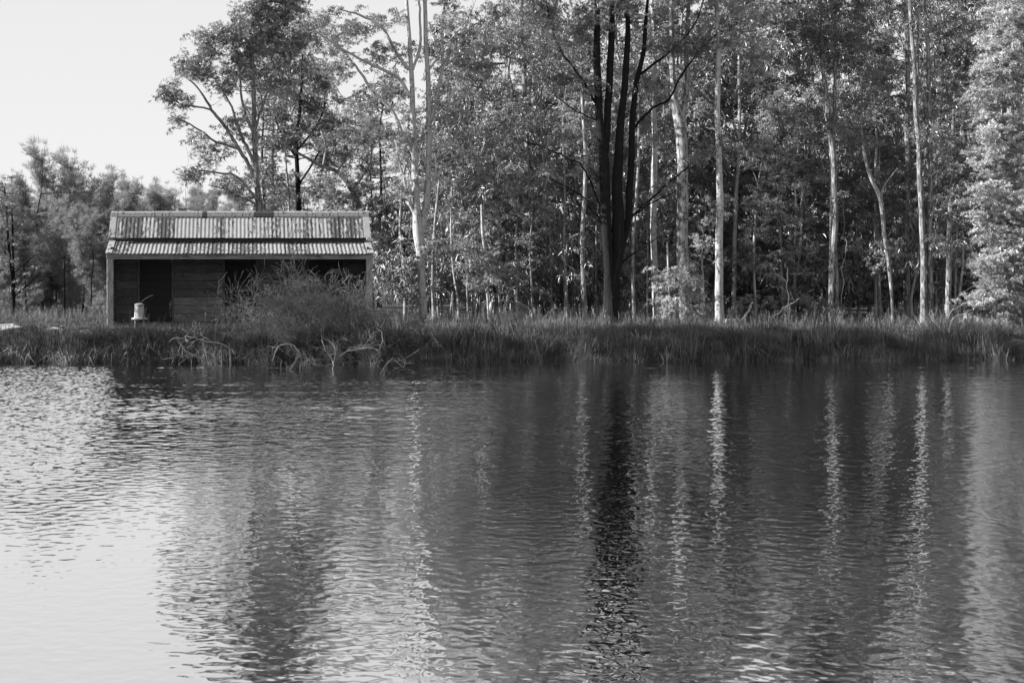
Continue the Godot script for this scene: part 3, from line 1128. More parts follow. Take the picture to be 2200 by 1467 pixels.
# ------------------------------------------------------------------ trees traced from the photograph
func build_trees() -> void:
	# the spreading gum behind the shed
	tree("spreading_gum", "spreading gum with fanned dark limbs rising behind the shed roof", "", 58.0,
		[[[560, 700, 17], [556, 450, 14], [550, 385, 13], [547, 300, 11], [544, 200, 9], [541, 110, 6], [545, 20, 4]]],
		[[[551, 393, 9], [522, 334, 8], [483, 272, 7], [454, 236, 6], [428, 193, 4], [405, 170, 3]],
		[[548, 353, 8], [529, 314, 7], [513, 278, 6], [500, 239, 5], [483, 203, 4], [462, 170, 3]],
		[[545, 288, 7], [529, 249, 6], [518, 203, 5], [513, 147, 4], [500, 90, 3]],
		[[546, 290, 6], [558, 242, 5], [578, 183, 4], [590, 120, 3]],
		[[516, 321, 6], [464, 304, 5], [431, 281, 4], [400, 262, 3], [378, 255, 2]],
		[[552, 430, 7], [509, 380, 5], [470, 372, 4], [430, 365, 3]],
		[[454, 236, 5], [424, 229, 4], [385, 224, 3], [360, 205, 2]],
		[[553, 440, 6], [520, 425, 4], [480, 405, 3], [450, 400, 2]]],
		[[362, 195, 26, 28, 2.2], [395, 150, 34, 26, 2.2], [440, 155, 34, 30, 2.2], [470, 105, 38, 30, 2.2], [445, 85, 26, 20, 2.0], [500, 65, 40, 36, 2.4], [545, 35, 45, 36, 2.4], [565, 95, 48, 40, 2.0], [520, 135, 40, 28, 1.6],
		[485, 185, 34, 22, 1.2], [398, 215, 24, 14, 1.4], [374, 262, 16, 14, 2.0], [425, 310, 26, 18, 2.0], [468, 338, 36, 22, 1.1], [595, 10, 60, 45, 2.4], [625, 75, 55, 50, 2.2], [430, 372, 40, 16, 2.0], [490, 400, 46, 22, 1.2],
		[605, 150, 40, 50, 1.4], [500, 285, 50, 40, 0.5], [570, 210, 36, 50, 0.7], [560, -60, 80, 40, 2.2], [640, -90, 80, 50, 2.0]],
		{"bark": M.gum_grey, "tint": 0.217, "fill": 3.3, "size": 0.68, "clear": 4.0})
	# darker tree beside it
	tree("dark_leaved_gum", "dark leaved gum with a straight dark trunk behind the shed ridge", "", 64.0,
		[[[645, 700, 14], [641, 450, 11], [637, 330, 9], [645, 220, 6], [650, 100, 3]]],
		[[[641, 345, 6], [610, 300, 4], [590, 250, 3]], [[640, 320, 6], [680, 270, 4], [700, 220, 3]], [[640, 400, 5], [672, 350, 4], [690, 320, 3]]],
		[[625, 245, 50, 60, 2.6], [660, 170, 60, 60, 2.6], [600, 310, 36, 30, 2.2], [700, 250, 50, 50, 2.2], [650, 300, 50, 26, 2.0], [690, 345, 45, 30, 1.6], [590, 360, 40, 26, 1.4], [640, 60, 60, 50, 2.2], [610, 420, 40, 24, 1.2], [680, 425, 46, 24, 1.6]],
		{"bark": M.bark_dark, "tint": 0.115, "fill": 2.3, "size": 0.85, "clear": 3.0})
	tree("leaning_gum", "grey gum leaning out over the ridge beside the shed", "", 62.0,
		[[[800, 700, 15], [775, 470, 12], [755, 409, 11], [725, 370, 9], [693, 357, 7], [643, 330, 5], [612, 312, 3]]],
		[[[693, 357, 6], [700, 320, 4], [690, 280, 3]], [[755, 409, 6], [790, 360, 5], [800, 310, 3]], [[725, 370, 5], [745, 330, 4], [735, 290, 3]]],
		[[735, 300, 60, 40, 1.8], [790, 300, 50, 40, 1.8], [690, 400, 60, 30, 1.4], [750, 430, 60, 30, 2.2], [820, 440, 40, 40, 2.4], [815, 510, 26, 50, 2.6], [830, 590, 28, 50, 2.4], [860, 560, 30, 60, 1.8], [800, 380, 50, 40, 1.6]],
		{"bark": M.gum_grey, "tint": 0.184, "fill": 2.3, "size": 0.85, "clear": 1.5})
	# the double pale gum beside the shed
	tree("forked_gum", "tall pale gum forked into two upright stems beside the shed", "", 52.0,
		[[[909, 690, 17], [907, 640, 17], [905, 590, 17], [903, 540, 18], [899, 500, 22], [893, 430, 17], [890, 330, 14], [887, 230, 12], [884, 160, 10], [878, 80, 8], [874, 0, 7], [868, -90, 5], [860, -180, 3]],
		[[902, 512, 15], [914, 445, 15], [921, 360, 13], [921, 250, 12], [917, 130, 10], [913, 0, 8], [908, -110, 5], [912, -200, 3]]],
		[[[887, 330, 9], [866, 288, 8], [840, 236, 8], [797, 193, 7], [770, 150, 5], [735, 110, 4], [700, 80, 3]],
		[[882, 209, 8], [856, 167, 7], [810, 144, 6], [768, 124, 5], [719, 95, 4], [670, 62, 3]],
		[[879, 150, 8], [853, 115, 7], [820, 59, 6], [774, 33, 5], [730, 20, 3]],
		[[884, 155, 6], [900, 110, 6], [903, 50, 5], [898, -30, 4], [890, -110, 3]],
		[[923, 265, 9], [941, 196, 8], [951, 131, 7], [950, 49, 6], [960, -20, 4]],
		[[948, 150, 5], [987, 85, 4], [1005, 45, 3]],
		[[921, 150, 5], [960, 95, 4], [990, 60, 3]],
		[[935, 190, 5], [974, 164, 4], [1010, 140, 3]],
		[[893, 470, 8], [880, 430, 7], [866, 380, 5], [856, 344, 4], [850, 300, 3]],
		[[924, 400, 6], [950, 360, 5], [985, 330, 3], [1000, 300, 2]],
		[[840, 236, 5], [800, 228, 4], [740, 215, 3]]],
		[[770, 55, 55, 38, 1.7], [705, 40, 50, 36, 1.6], [820, 105, 40, 26, 1.2], [750, 140, 50, 30, 1.3], [820, 190, 45, 32, 1.3], [775, 235, 50, 30, 1.5], [850, 35, 30, 30, 0.8], [965, 55, 40, 50, 1.4], [930, 0, 50, 30, 0.8], [1000, 120, 40, 50, 1.6], [965, 215, 36, 44, 1.4],
		[985, 300, 44, 50, 1.6], [855, 320, 36, 40, 1.4], [860, 395, 26, 40, 1.0], [700, 110, 46, 36, 1.2], [870, -150, 40, 40, 0.5], [940, -150, 50, 40, 0.6], [985, -20, 40, 40, 1.2], [890, 300, 26, 30, 0.6], [930, 525, 26, 15, 2.6], [950, 540, 18, 18, 2.2], [918, 505, 16, 14, 2.2]],
		{"bark": M.gum_white, "tint": 0.262, "fill": 2.5, "size": 0.72, "clear": 2.2, "twig": M.twig})
	# dark furrowed tree with several stems
	tree("furrowed_tree", "large dark tree with furrowed bark and several stems from one foot", "", 49.5,
		[[[1313, 700, 36], [1313, 640, 33], [1309, 586, 22], [1305, 506, 21], [1300, 427, 22], [1298, 360, 23], [1291, 280, 18], [1284, 164, 16], [1281, 90, 14], [1284, 0, 11], [1280, -120, 7], [1285, -220, 4]],
		[[1316, 640, 24], [1322, 590, 22], [1329, 540, 25], [1330, 480, 26], [1326, 416, 22], [1327, 360, 21], [1333, 278, 17], [1342, 196, 15], [1346, 115, 13], [1350, 30, 10], [1356, -90, 6], [1352, -180, 4]],
		[[1300, 330, 14], [1305, 270, 15], [1309, 196, 16], [1312, 115, 15], [1315, 20, 12], [1318, -110, 7]],
		[[1330, 560, 12], [1341, 520, 13], [1351, 470, 14], [1353, 393, 14], [1360, 262, 13], [1368, 180, 11], [1381, 115, 10], [1389, 30, 7], [1400, -80, 4]]],
		[[[1369, 165, 5.8], [1410, 134, 5.8], [1450, 101, 5.0], [1486, 62, 4.3], [1508, 15, 3.6], [1520, -50, 2.2]],
		[[1362, 275, 5.8], [1401, 232, 5.0], [1437, 213, 5.0], [1463, 164, 4.3], [1505, 108, 3.6], [1540, 72, 2.9], [1575, 60, 1.4]],
		[[1288, 235, 5.8], [1262, 190, 5.0], [1244, 160, 5.0], [1214, 121, 4.3], [1191, 75, 3.6], [1175, 10, 2.9], [1165, -50, 1.4]],
		[[1312, 498, 5.0], [1360, 464, 3.6], [1402, 435, 2.9], [1445, 415, 2.2], [1470, 400, 1.4]],
		[[1322, 591, 4.3], [1341, 560, 3.6], [1381, 533, 2.9], [1410, 512, 2.2], [1466, 490, 1.4]],
		[[1340, 478, 4.3], [1391, 435, 3.6], [1456, 376, 3.6], [1515, 334, 2.9], [1570, 316, 2.2], [1600, 290, 1.4]],
		[[1298, 470, 4.3], [1280, 420, 3.6], [1253, 360, 3.6], [1214, 337, 2.9], [1162, 314, 2.9], [1096, 294, 2.2], [1041, 268, 1.4]],
		[[1300, 500, 3.6], [1263, 432, 3.6], [1194, 389, 2.9], [1140, 368, 2.2], [1100, 350, 1.4]],
		[[1290, 262, 3.6], [1240, 240, 2.9], [1190, 200, 2.2], [1160, 150, 1.4]]],
		[[1275, 20, 70, 44, 1.5], [1345, 30, 60, 44, 1.5], [1205, 55, 60, 44, 1.5], [1135, 25, 55, 36, 1.5], [1425, 50, 55, 50, 1.3], [1490, 15, 50, 36, 1.4], [1235, 190, 50, 36, 1.3], [1175, 160, 46, 40, 1.3], [1125, 245, 46, 36, 1.5], [1075, 275, 46, 30, 1.5], [1205, 290, 44, 32, 1.3],
		[1400, 180, 40, 44, 0.9], [1450, 120, 40, 36, 1.2], [1255, 335, 40, 30, 1.0], [1540, 75, 40, 36, 1.4], [1510, 110, 36, 30, 1.2], [1280, -90, 90, 60, 1.3], [1370, -110, 80, 60, 1.3], [1180, -60, 70, 50, 1.3], [1480, -70, 70, 50, 1.3], [1300, -190, 90, 50, 1.2], [1160, 380, 44, 24, 1.1], [1400, 300, 36, 40, 0.7], [1575, 300, 36, 26, 1.4], [1520, 325, 34, 20, 1.0], [1440, 405, 36, 18, 1.0], [1445, 490, 34, 16, 1.0], [1105, 355, 36, 20, 1.2], [1045, 268, 30, 20, 1.4], [1170, 130, 36, 40, 1.2], [1180, 30, 40, 40, 1.2]],
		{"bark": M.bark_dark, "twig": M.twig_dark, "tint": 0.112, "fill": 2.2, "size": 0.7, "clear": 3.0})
	# big smooth gum with mottled bark
	tree("mottled_gum", "thick smooth gum with mottled bark and a swollen fork", "", 51.0,
		[[[1474, 700, 30], [1470, 620, 25], [1467, 540, 24], [1467, 440, 24], [1466, 360, 23], [1463, 278, 25], [1458, 245, 22], [1450, 210, 15], [1445, 150, 12], [1443, 60, 10], [1446, -60, 7], [1440, -180, 4]],
		[[1464, 270, 15], [1471, 225, 13], [1477, 175, 12], [1476, 100, 10], [1480, 0, 8], [1484, -120, 5]]],
		[[[1473, 230, 5], [1480, 195, 5], [1492, 180, 3]], [[1446, 160, 5], [1430, 110, 4], [1420, 60, 3]], [[1478, 120, 5], [1510, 80, 4], [1540, 40, 3]]],
		[[1440, -60, 70, 60, 1.6], [1500, -120, 70, 60, 1.6], [1490, 60, 40, 40, 1.3], [1425, 60, 30, 40, 1.2], [1460, -190, 80, 50, 1.4], [1545, 20, 50, 40, 1.4]],
		{"bark": M.gum_pale, "tint": 0.228, "size": 0.8, "clear": 5.0})
	tree("white_gum", "straight slender gum with bright white bark beside the low bench", "", 49.8,
		[[[1545, 705, 19], [1545, 640, 17], [1546, 560, 16], [1547, 427, 15], [1544, 327, 12], [1543, 196, 11], [1543, 98, 10], [1541, 0, 9], [1545, -120, 6], [1540, -220, 3]]],
		[[[1543, 85, 5], [1570, 72, 4], [1592, 68, 3]]],
		[[1600, 90, 50, 60, 1.6], [1620, 20, 60, 50, 1.6], [1570, -80, 70, 60, 1.6], [1540, -190, 70, 50, 1.4], [1625, 170, 30, 30, 1.2]],
		{"bark": M.gum_white, "tint": 0.228, "size": 0.8, "clear": 5.0})
	tree("white_gum", "thin white gum just behind the dark furrowed tree", "", 53.0,
		[[[1410, 700, 14], [1407, 600, 13], [1405, 500, 13], [1405, 400, 13], [1407, 300, 12], [1405, 200, 11], [1406, 100, 9], [1402, 0, 7], [1405, -130, 4]]],
		[[[1406, 240, 4], [1385, 200, 3], [1378, 160, 2]]], [[1400, -60, 70, 60, 1.6], [1395, 60, 50, 50, 1.3], [1430, -150, 70, 50, 1.4], [1440, 180, 40, 50, 0.8]],
		{"bark": M.gum_white, "tint": 0.228, "size": 0.85, "clear": 5.0})
	# pair that fuses on the right of the bench
	tree("twin_gum", "slim grey gum whose two feet fuse into one tall trunk", "", 50.5,
		[[[1788, 705, 8.5], [1789, 613, 8.5], [1793, 533, 11.9], [1796, 480, 11.9], [1794, 425, 11.0], [1791, 344, 11.0], [1785, 278, 11.9], [1778, 213, 9.3], [1768, 147, 7.6], [1762, 98, 6.8], [1765, 20, 6.0], [1760, -100, 4.2], [1764, -190, 2.5]],
		[[1799, 706, 7.6], [1798, 640, 7.6], [1798, 586, 8.5], [1795, 520, 8.5]],
		[[1787, 285, 7.6], [1793, 245, 7.6], [1795, 196, 6.8], [1796, 147, 6.0], [1794, 65, 5.1], [1799, -40, 3.4]]],
		[[[1796, 215, 3.4], [1815, 205, 2.5], [1840, 198, 1.7]], [[1770, 160, 3.4], [1740, 110, 2.5], [1720, 70, 1.7]]],
		[[1720, 40, 60, 60, 2.0], [1770, 70, 60, 60, 2.0], [1720, 150, 50, 50, 1.7], [1800, 130, 50, 50, 1.6], [1770, -40, 90, 60, 1.8], [1780, -150, 90, 60, 1.4], [1830, 30, 50, 50, 1.6], [1760, 230, 40, 40, 1.0], [1800, 330, 30, 30, 0.9], [1805, 420, 26, 30, 0.9], [1800, 665, 30, 18, 1.4], [1770, 640, 26, 26, 0.8]],
		{"bark": M.gum_grey, "tint": 0.105, "size": 0.8, "clear": 5.0})
	tree("leaning_sapling", "slender gum bending sideways above its middle", "", 50.0,
		[[[1919, 706, 6], [1917, 639, 6], [1911, 573, 8], [1902, 506, 8], [1897, 455, 9], [1889, 415, 9], [1876, 392, 8], [1860, 344, 6], [1852, 278, 5], [1853, 213, 4], [1850, 150, 3]]],
		[[[1893, 430, 5], [1900, 400, 4], [1930, 360, 3]]],
		[[1850, 230, 36, 40, 1.4], [1830, 300, 36, 40, 1.4], [1905, 545, 24, 24, 1.8], [1880, 540, 20, 20, 1.4], [1860, 150, 36, 36, 1.2]],
		{"bark": M.gum_pale, "tint": 0.159, "size": 0.7, "clear": 2.0})
	tree("grey_gum", "straight grey gum with a plain trunk behind the cleft gum", "", 54.0,
		[[[1949, 705, 13], [1949, 600, 12], [1947, 500, 12], [1950, 393, 12], [1951, 278, 12], [1952, 196, 10], [1948, 65, 9], [1945, -60, 6], [1950, -180, 3]]],
		[[[1950, 220, 4], [1920, 160, 3], [1900, 110, 2]], [[1949, 120, 4], [1925, 60, 3], [1910, 20, 2]]],
		[[1890, 50, 60, 60, 2.0], [1900, 140, 50, 40, 1.8], [1920, 230, 40, 50, 1.6], [1880, -60, 80, 60, 1.6], [1950, -140, 80, 60, 1.4], [1960, 330, 40, 60, 1.4], [1930, 420, 36, 50, 1.3]],
		{"bark": M.gum_grey, "tint": 0.105, "size": 0.8, "clear": 4.0})
	tree("cleft_gum", "thick gum cleft at the foot into two tall mottled trunks", "", 47.5,
		[[[1984, 712, 17.0], [1985, 650, 14.4], [1986, 600, 12.8], [1985, 533, 11.9], [1981, 453, 11.0], [1978, 400, 11.0], [1975, 327, 10.2], [1970, 245, 9.3], [1966, 147, 8.5], [1958, 65, 7.6], [1955, -30, 6.0], [1950, -150, 3.4]],
		[[1996, 713, 15.3], [1999, 650, 11.9], [2000, 600, 11.0], [1999, 533, 11.0], [1999, 427, 10.2], [1999, 278, 9.3], [1996, 164, 8.5], [1992, 65, 7.6], [1990, -40, 6.0], [1996, -160, 3.4]]],
		[[[1972, 250, 3.4], [1975, 131, 4.2], [1973, 20, 3.4]], [[1998, 150, 3.4], [2020, 90, 3.4], [2030, 40, 2.5]], [[1998, 180, 3.4], [2015, 150, 2.5], [2040, 140, 1.7]]],
		[[2030, 90, 50, 60, 1.9], [2010, 20, 60, 50, 1.6], [2060, 190, 40, 60, 2.2], [2050, 280, 46, 60, 2.4], [2040, 370, 46, 60, 2.4], [2060, 450, 40, 50, 2.2], [2040, 520, 46, 40, 2.0], [1990, -90, 90, 60, 1.6], [2080, -60, 80, 60, 1.8], [2080, 100, 40, 60, 1.8], [2020, 230, 30, 40, 1.4], [2075, 350, 30, 60, 2.0], [1990, 300, 30, 40, 0.6]],
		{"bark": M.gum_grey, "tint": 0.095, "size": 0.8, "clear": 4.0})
	tree("short_pale_gum", "pale gum showing a short stretch of trunk under dark leaves", "", 52.0,
		[[[2037, 705, 12], [2038, 640, 11], [2040, 580, 11], [2042, 480, 10], [2046, 380, 8], [2050, 260, 6], [2055, 120, 4]],
		[[2052, 704, 5], [2053, 620, 5], [2055, 554, 4], [2058, 480, 3]]],
		[], [[2080, 560, 26, 24, 1.4], [2070, 250, 40, 60, 1.6], [2100, 420, 40, 60, 1.6], [2060, 160, 50, 50, 1.6]], {"bark": M.gum_pale, "tint": 0.137, "size": 0.8, "clear": 4.0})
	# the leafy tree at the edge of the frame, sunlight put into its pale tint
	tree("sunlit_leafy_tree", "sunlit pale tree leafy from its top down to the grass", "", 45.5,
		[[[2235, 720, 22], [2232, 560, 19], [2228, 400, 16], [2230, 250, 12], [2228, 100, 8], [2235, -60, 4]]],
		[[[2232, 640, 6], [2160, 600, 4], [2110, 560, 2]], [[2230, 500, 7], [2160, 470, 5], [2110, 440, 3]], [[2229, 350, 6], [2160, 300, 5], [2110, 260, 3]], [[2229, 220, 5], [2180, 150, 4], [2140, 120, 3]], [[2229, 560, 6], [2290, 500, 4], [2330, 450, 2]]],
		[[2190, 20, 50, 50, 3.0], [2170, 90, 50, 40, 3.0], [2140, 150, 40, 36, 3.0], [2180, 170, 50, 40, 2.6], [2120, 210, 32, 26, 2.8], [2150, 260, 50, 34, 3.0], [2190, 270, 40, 40, 2.6], [2130, 330, 36, 32, 2.8], [2175, 360, 46, 36, 2.8], [2140, 420, 40, 36, 3.0], [2190, 440, 40, 40, 2.6], [2115, 480, 26, 24, 2.6],
		[2145, 510, 44, 34, 3.0], [2190, 530, 40, 36, 2.6], [2120, 570, 32, 30, 2.8], [2160, 590, 44, 34, 3.0], [2135, 640, 36, 32, 3.0], [2185, 640, 40, 36, 2.8], [2165, 690, 44, 24, 3.0], [2250, 100, 60, 80, 1.4], [2260, 300, 70, 100, 1.4], [2260, 520, 70, 120, 1.4], [2230, -50, 50, 50, 2.0]],
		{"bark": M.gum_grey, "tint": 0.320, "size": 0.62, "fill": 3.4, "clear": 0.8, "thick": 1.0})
	# young gum in the gap left of the furrowed tree, its pale tint carries sunlight
	tree("bright_young_gum", "young gum with bright sunlit drooping leaves left of the furrowed tree", "", 55.0,
		[[[1075, 700, 6], [1074, 640, 6], [1072, 560, 7], [1070, 480, 8], [1066, 380, 6], [1060, 300, 4], [1060, 250, 3]]],
		[[[1070, 470, 4], [1040, 420, 3], [1020, 380, 2]], [[1068, 400, 4], [1100, 350, 3], [1130, 320, 2]]],
		[[1050, 270, 40, 26, 2.4], [1030, 320, 46, 40, 2.8], [1070, 370, 50, 40, 2.6], [1110, 330, 46, 44, 2.2], [1020, 400, 36, 36, 2.6], [1080, 430, 50, 34, 2.2], [1000, 460, 30, 40, 2.2], [1040, 490, 40, 34, 2.0], [1130, 400, 40, 36, 1.6], [1010, 260, 30, 30, 1.4]],
		{"bark": M.gum_white, "tint": 0.320, "size": 0.75, "clear": 2.0})
	tree("bright_young_gum", "young gum with pale leaves hanging low over the bank grass", "", 53.0,
		[[[1050, 700, 5], [1046, 613, 5], [1042, 546, 6], [1037, 493, 6], [1034, 440, 4]]],
		[[[1043, 600, 4], [1030, 590, 3], [1020, 580, 2]]],
		[[1010, 545, 30, 26, 2.8], [1000, 575, 26, 18, 2.8], [1040, 560, 36, 26, 2.4], [1060, 590, 34, 24, 2.4], [1090, 600, 36, 26, 2.2], [1110, 580, 36, 30, 1.8], [1030, 600, 30, 16, 2.2]],
		{"bark": M.gum_white, "tint": 0.320, "size": 0.62, "clear": 1.2})
	tree("bright_young_gum", "young gum with glossy leaves round the foot of the mottled gum", "", 49.0,
		[[[1440, 705, 5], [1438, 640, 5], [1436, 580, 4], [1434, 520, 3]]], [],
		[[1430, 580, 36, 26, 2.4], [1460, 600, 40, 30, 2.4], [1470, 650, 44, 26, 2.2], [1430, 640, 36, 26, 2.0], [1500, 660, 36, 26, 1.8], [1490, 610, 30, 30, 1.6], [1510, 685, 26, 14, 2.0]],
		{"bark": M.gum_white, "tint": 0.320, "size": 0.6, "clear": 0.6})
	tree("bright_young_gum", "young gum with a round sunlit crown between the white and twin gums", "", 54.0,
		[[[1682, 705, 7], [1680, 600, 6], [1676, 480, 6], [1672, 380, 5], [1668, 280, 4], [1665, 210, 3]]],
		[[[1676, 470, 4], [1640, 420, 3], [1620, 370, 2]], [[1673, 400, 4], [1705, 350, 3], [1720, 300, 2]]],
		[[1665, 215, 34, 30, 2.6], [1650, 255, 36, 30, 2.4], [1690, 250, 34, 34, 2.0], [1635, 300, 34, 30, 2.2], [1680, 310, 36, 34, 2.0], [1720, 290, 34, 34, 1.6], [1650, 350, 40, 34, 1.6], [1710, 370, 40, 40, 1.4], [1660, 420, 44, 40, 1.5], [1700, 470, 44, 40, 1.4], [1650, 500, 40, 40, 1.4], [1690, 550, 44, 36, 1.5], [1640, 580, 40, 36, 1.4], [1735, 560, 30, 30, 1.4], [1710, 620, 40, 36, 1.4], [1750, 650, 40, 30, 1.6], [1640, 650, 36, 30, 1.2]],
		{"bark": M.gum_grey, "tint": 0.251, "size": 0.75, "clear": 1.0})
	tree("smooth_gum", "sturdy smooth grey gum standing among the thin pale stems", "", 56.0,
		[[[1150, 700, 17], [1148, 620, 15], [1146, 560, 15], [1144, 506, 15], [1142, 440, 15], [1134, 327, 12], [1126, 164, 10], [1122, 49, 8], [1118, -80, 5]]],
		[[[1140, 420, 5], [1125, 390, 4], [1110, 350, 3]], [[1128, 190, 5], [1155, 140, 4], [1180, 100, 3]], [[1130, 260, 5], [1105, 200, 4], [1090, 140, 3]]],
		[[1120, 80, 60, 50, 1.8], [1070, 100, 50, 50, 1.6], [1060, 30, 60, 40, 1.7], [1160, 120, 50, 40, 1.4], [1080, 190, 40, 40, 1.4], [1110, -60, 90, 60, 1.6], [1030, 60, 46, 46, 1.6], [1180, 480, 40, 40, 1.3], [1190, 560, 40, 40, 1.4], [1160, 620, 40, 30, 1.6], [1150, 665, 34, 18, 1.8], [1060, 180, 46, 40, 1.2], [1030, 160, 40, 40, 1.2]],
		{"bark": M.gum_grey, "tint": 0.217, "size": 0.85, "clear": 1.5})
	# left edge: dark leafy tree
	tree("edge_tree", "two stemmed leafy tree in front of the she-oak thicket", "", 56.0,
		[[[28, 700, 8], [26, 640, 6], [22, 570, 6], [17, 510, 5], [12, 450, 4], [8, 400, 3]], [[29, 690, 5], [29, 600, 5], [26, 510, 4], [24, 450, 3]]],
		[[[24, 590, 3], [60, 560, 2], [80, 540, 2]], [[26, 640, 3], [60, 610, 2], [85, 590, 2]]],
		[[10, 405, 26, 20, 3.0], [25, 435, 26, 22, 2.6], [0, 450, 30, 30, 2.4], [10, 495, 30, 22, 2.6], [45, 500, 26, 20, 1.6], [80, 525, 20, 16, 2.4], [85, 545, 14, 12, 2.2], [60, 480, 24, 20, 1.4], [75, 585, 20, 12, 2.2], [50, 610, 24, 16, 1.4], [-30, 520, 40, 60, 1.6], [10, 560, 30, 30, 1.2]],
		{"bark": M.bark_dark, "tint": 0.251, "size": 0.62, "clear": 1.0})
	# thin stems one can pick out between the larger trees
	var thin := [
		[1005, 55.0, 5, [[1003, 594], [1000, 500]], 0.7, "slim stem at the dark hollow beside the low young gum"], [931, 54.0, 7, [[929, 600], [932, 520], [940, 420]], 0.8, "slim pale stem close beside the foot of the forked gum"], [947, 57.0, 5, [[947, 600], [950, 500]], 0.6], [1111, 54.5, 5, [[1110, 600], [1108, 520]], 0.7],
		[1143, 52.0, 4, [[1142, 613], [1138, 540]], 0.6, "thread thin white stem before the sturdy smooth gum"], [1131, 57.0, 7, [[1130, 613], [1126, 546], [1122, 493], [1110, 430]], 0.8], [1101, 60.0, 12, [[1101, 560], [1100, 440], [1096, 300], [1090, 160]], 1.0, "thicker grey pole behind the bright young gum"], [1184, 55.0, 6, [[1184, 600], [1184, 533], [1179, 453], [1170, 380]], 0.8],
		[1219, 54.0, 6, [[1218, 640], [1216, 586], [1212, 506], [1213, 400], [1210, 300]], 0.9], [1256, 53.0, 11, [[1254, 620], [1252, 560], [1253, 480], [1257, 393], [1257, 295], [1250, 180]], 1.0, "bright pole between the sturdy smooth gum and the furrowed tree"], [1362, 53.5, 8, [[1361, 640], [1360, 570], [1363, 480], [1370, 380], [1374, 250]], 1.0, "slim white stem at the edge of the furrowed tree"], [1512, 53.0, 4, [[1512, 620], [1508, 540]], 0.6, "thread thin stem between the mottled gum and the white gum"],
		[1574, 56.0, 10, [[1577, 640], [1578, 600], [1580, 493], [1583, 400], [1590, 280], [1588, 150]], 1.0, "grey pole rising behind the low plank bench"], [1623, 54.0, 6, [[1623, 640], [1620, 560], [1624, 470]], 0.8], [1709, 55.0, 6, [[1708, 640], [1706, 560], [1712, 460]], 0.8, "slim stem behind the bare pole on the verge"], [1782, 53.0, 5, [[1783, 640], [1785, 506], [1786, 400], [1782, 300]], 0.7, "slim stem pressed against the twin gum"],
		[1882, 55.0, 6, [[1882, 650], [1883, 590], [1881, 400], [1884, 285], [1880, 200]], 0.9, "upright pale stem beside the slender bending gum"], [1893, 54.0, 5, [[1892, 640], [1891, 580], [1896, 520]], 0.6], [1845, 58.0, 7, [[1846, 600], [1840, 480], [1846, 360]], 0.9], [1340, 58.0, 6, [[1342, 600], [1346, 480], [1340, 340]], 0.8],
		[1430, 57.0, 7, [[1428, 600], [1424, 480], [1430, 330], [1426, 200]], 0.9, "slim stem between the thin white gum and the mottled gum"], [1495, 58.0, 8, [[1496, 600], [1500, 450], [1498, 300]], 0.9], [1600, 60.0, 8, [[1602, 600], [1606, 460], [1600, 300]], 0.9], [975, 60.0, 8, [[976, 600], [980, 480], [974, 340]], 1.0], [870, 60.0, 8, [[868, 600], [860, 480], [866, 380]], 1.0], [1290, 60.0, 8, [[1286, 600], [1280, 480], [1284, 350]], 0.9],
		[1240, 58.0, 7, [[1238, 600], [1234, 500], [1236, 380]], 0.8], [1160, 62.0, 9, [[1162, 600], [1166, 470], [1158, 330], [1162, 200]], 1.0], [1740, 60.0, 8, [[1742, 600], [1736, 480], [1740, 340]], 0.9], [2010, 56.0, 6, [[2012, 600], [2015, 500]], 0.8, "slim stem just behind the cleft gum"], [1965, 60.0, 7, [[1966, 600], [1962, 480]], 0.8]]
	for q in thin:
		var st := [[q[0], 702, q[2] * 1.1]]
		for w in q[3]:
			st.append([w[0], w[1], q[2] * (0.95 - 0.4 * (700.0 - w[1]) / 700.0)])
		var tx: float = st[-1][0] + rng.randf_range(-14, 14)
		var ty: float = st[-1][1] - 70.0
		st.append([tx, ty, q[2] * 0.3])
		st.append([tx + rng.randf_range(-10, 10), ty - 60.0, 1.2])
		var bl := [[tx, ty - 10, 36, 34, q[4] * 1.6], [tx + rng.randf_range(-40, 40), ty + 40, 36, 34, q[4] * 1.3], [tx + rng.randf_range(-40, 40), ty + 90, 30, 36, q[4] * 0.9], [tx + rng.randf_range(-30, 30), ty - 50, 36, 34, q[4] * 1.5], [tx + rng.randf_range(-30, 30), ty + 150, 26, 30, q[4] * 0.5]]
		tree("slender_gum", q[5] if q.size() > 5 else "slender pale stem between the larger gums at the wood's edge", "slender gums at the wood's edge", q[1], [st], [], bl,
			{"bark": [M.gum_white, M.gum_pale, M.gum_pale][rng.randi() % 3], "tint": rng.randf_range(0.13, 0.25), "size": 0.75, "clear": 2.0})

# ------------------------------------------------------------------ grass
func blade(mb: MB, b: Vector3, dir: Vector3, h: float, w: float, bend: float) -> void:
	var side := Vector3(-dir.z, 0, dir.x) * w * 0.5
	var k := mb.v.size()
	var p1 := b + Vector3(0, h * 0.55, 0) + dir * bend * h * 0.25
	var p2 := b + Vector3(0, h * (0.95 - 0.35 * bend * bend), 0) + dir * bend * h * 0.85
	mb.v.append_array(PackedVector3Array([b - side, b + side, p1 + side * 0.8, p1 - side * 0.8, p2]))
	mb.ix.append_array(PackedInt32Array([k, k + 1, k + 2, k, k + 2, k + 3, k + 3, k + 2, k + 4]))

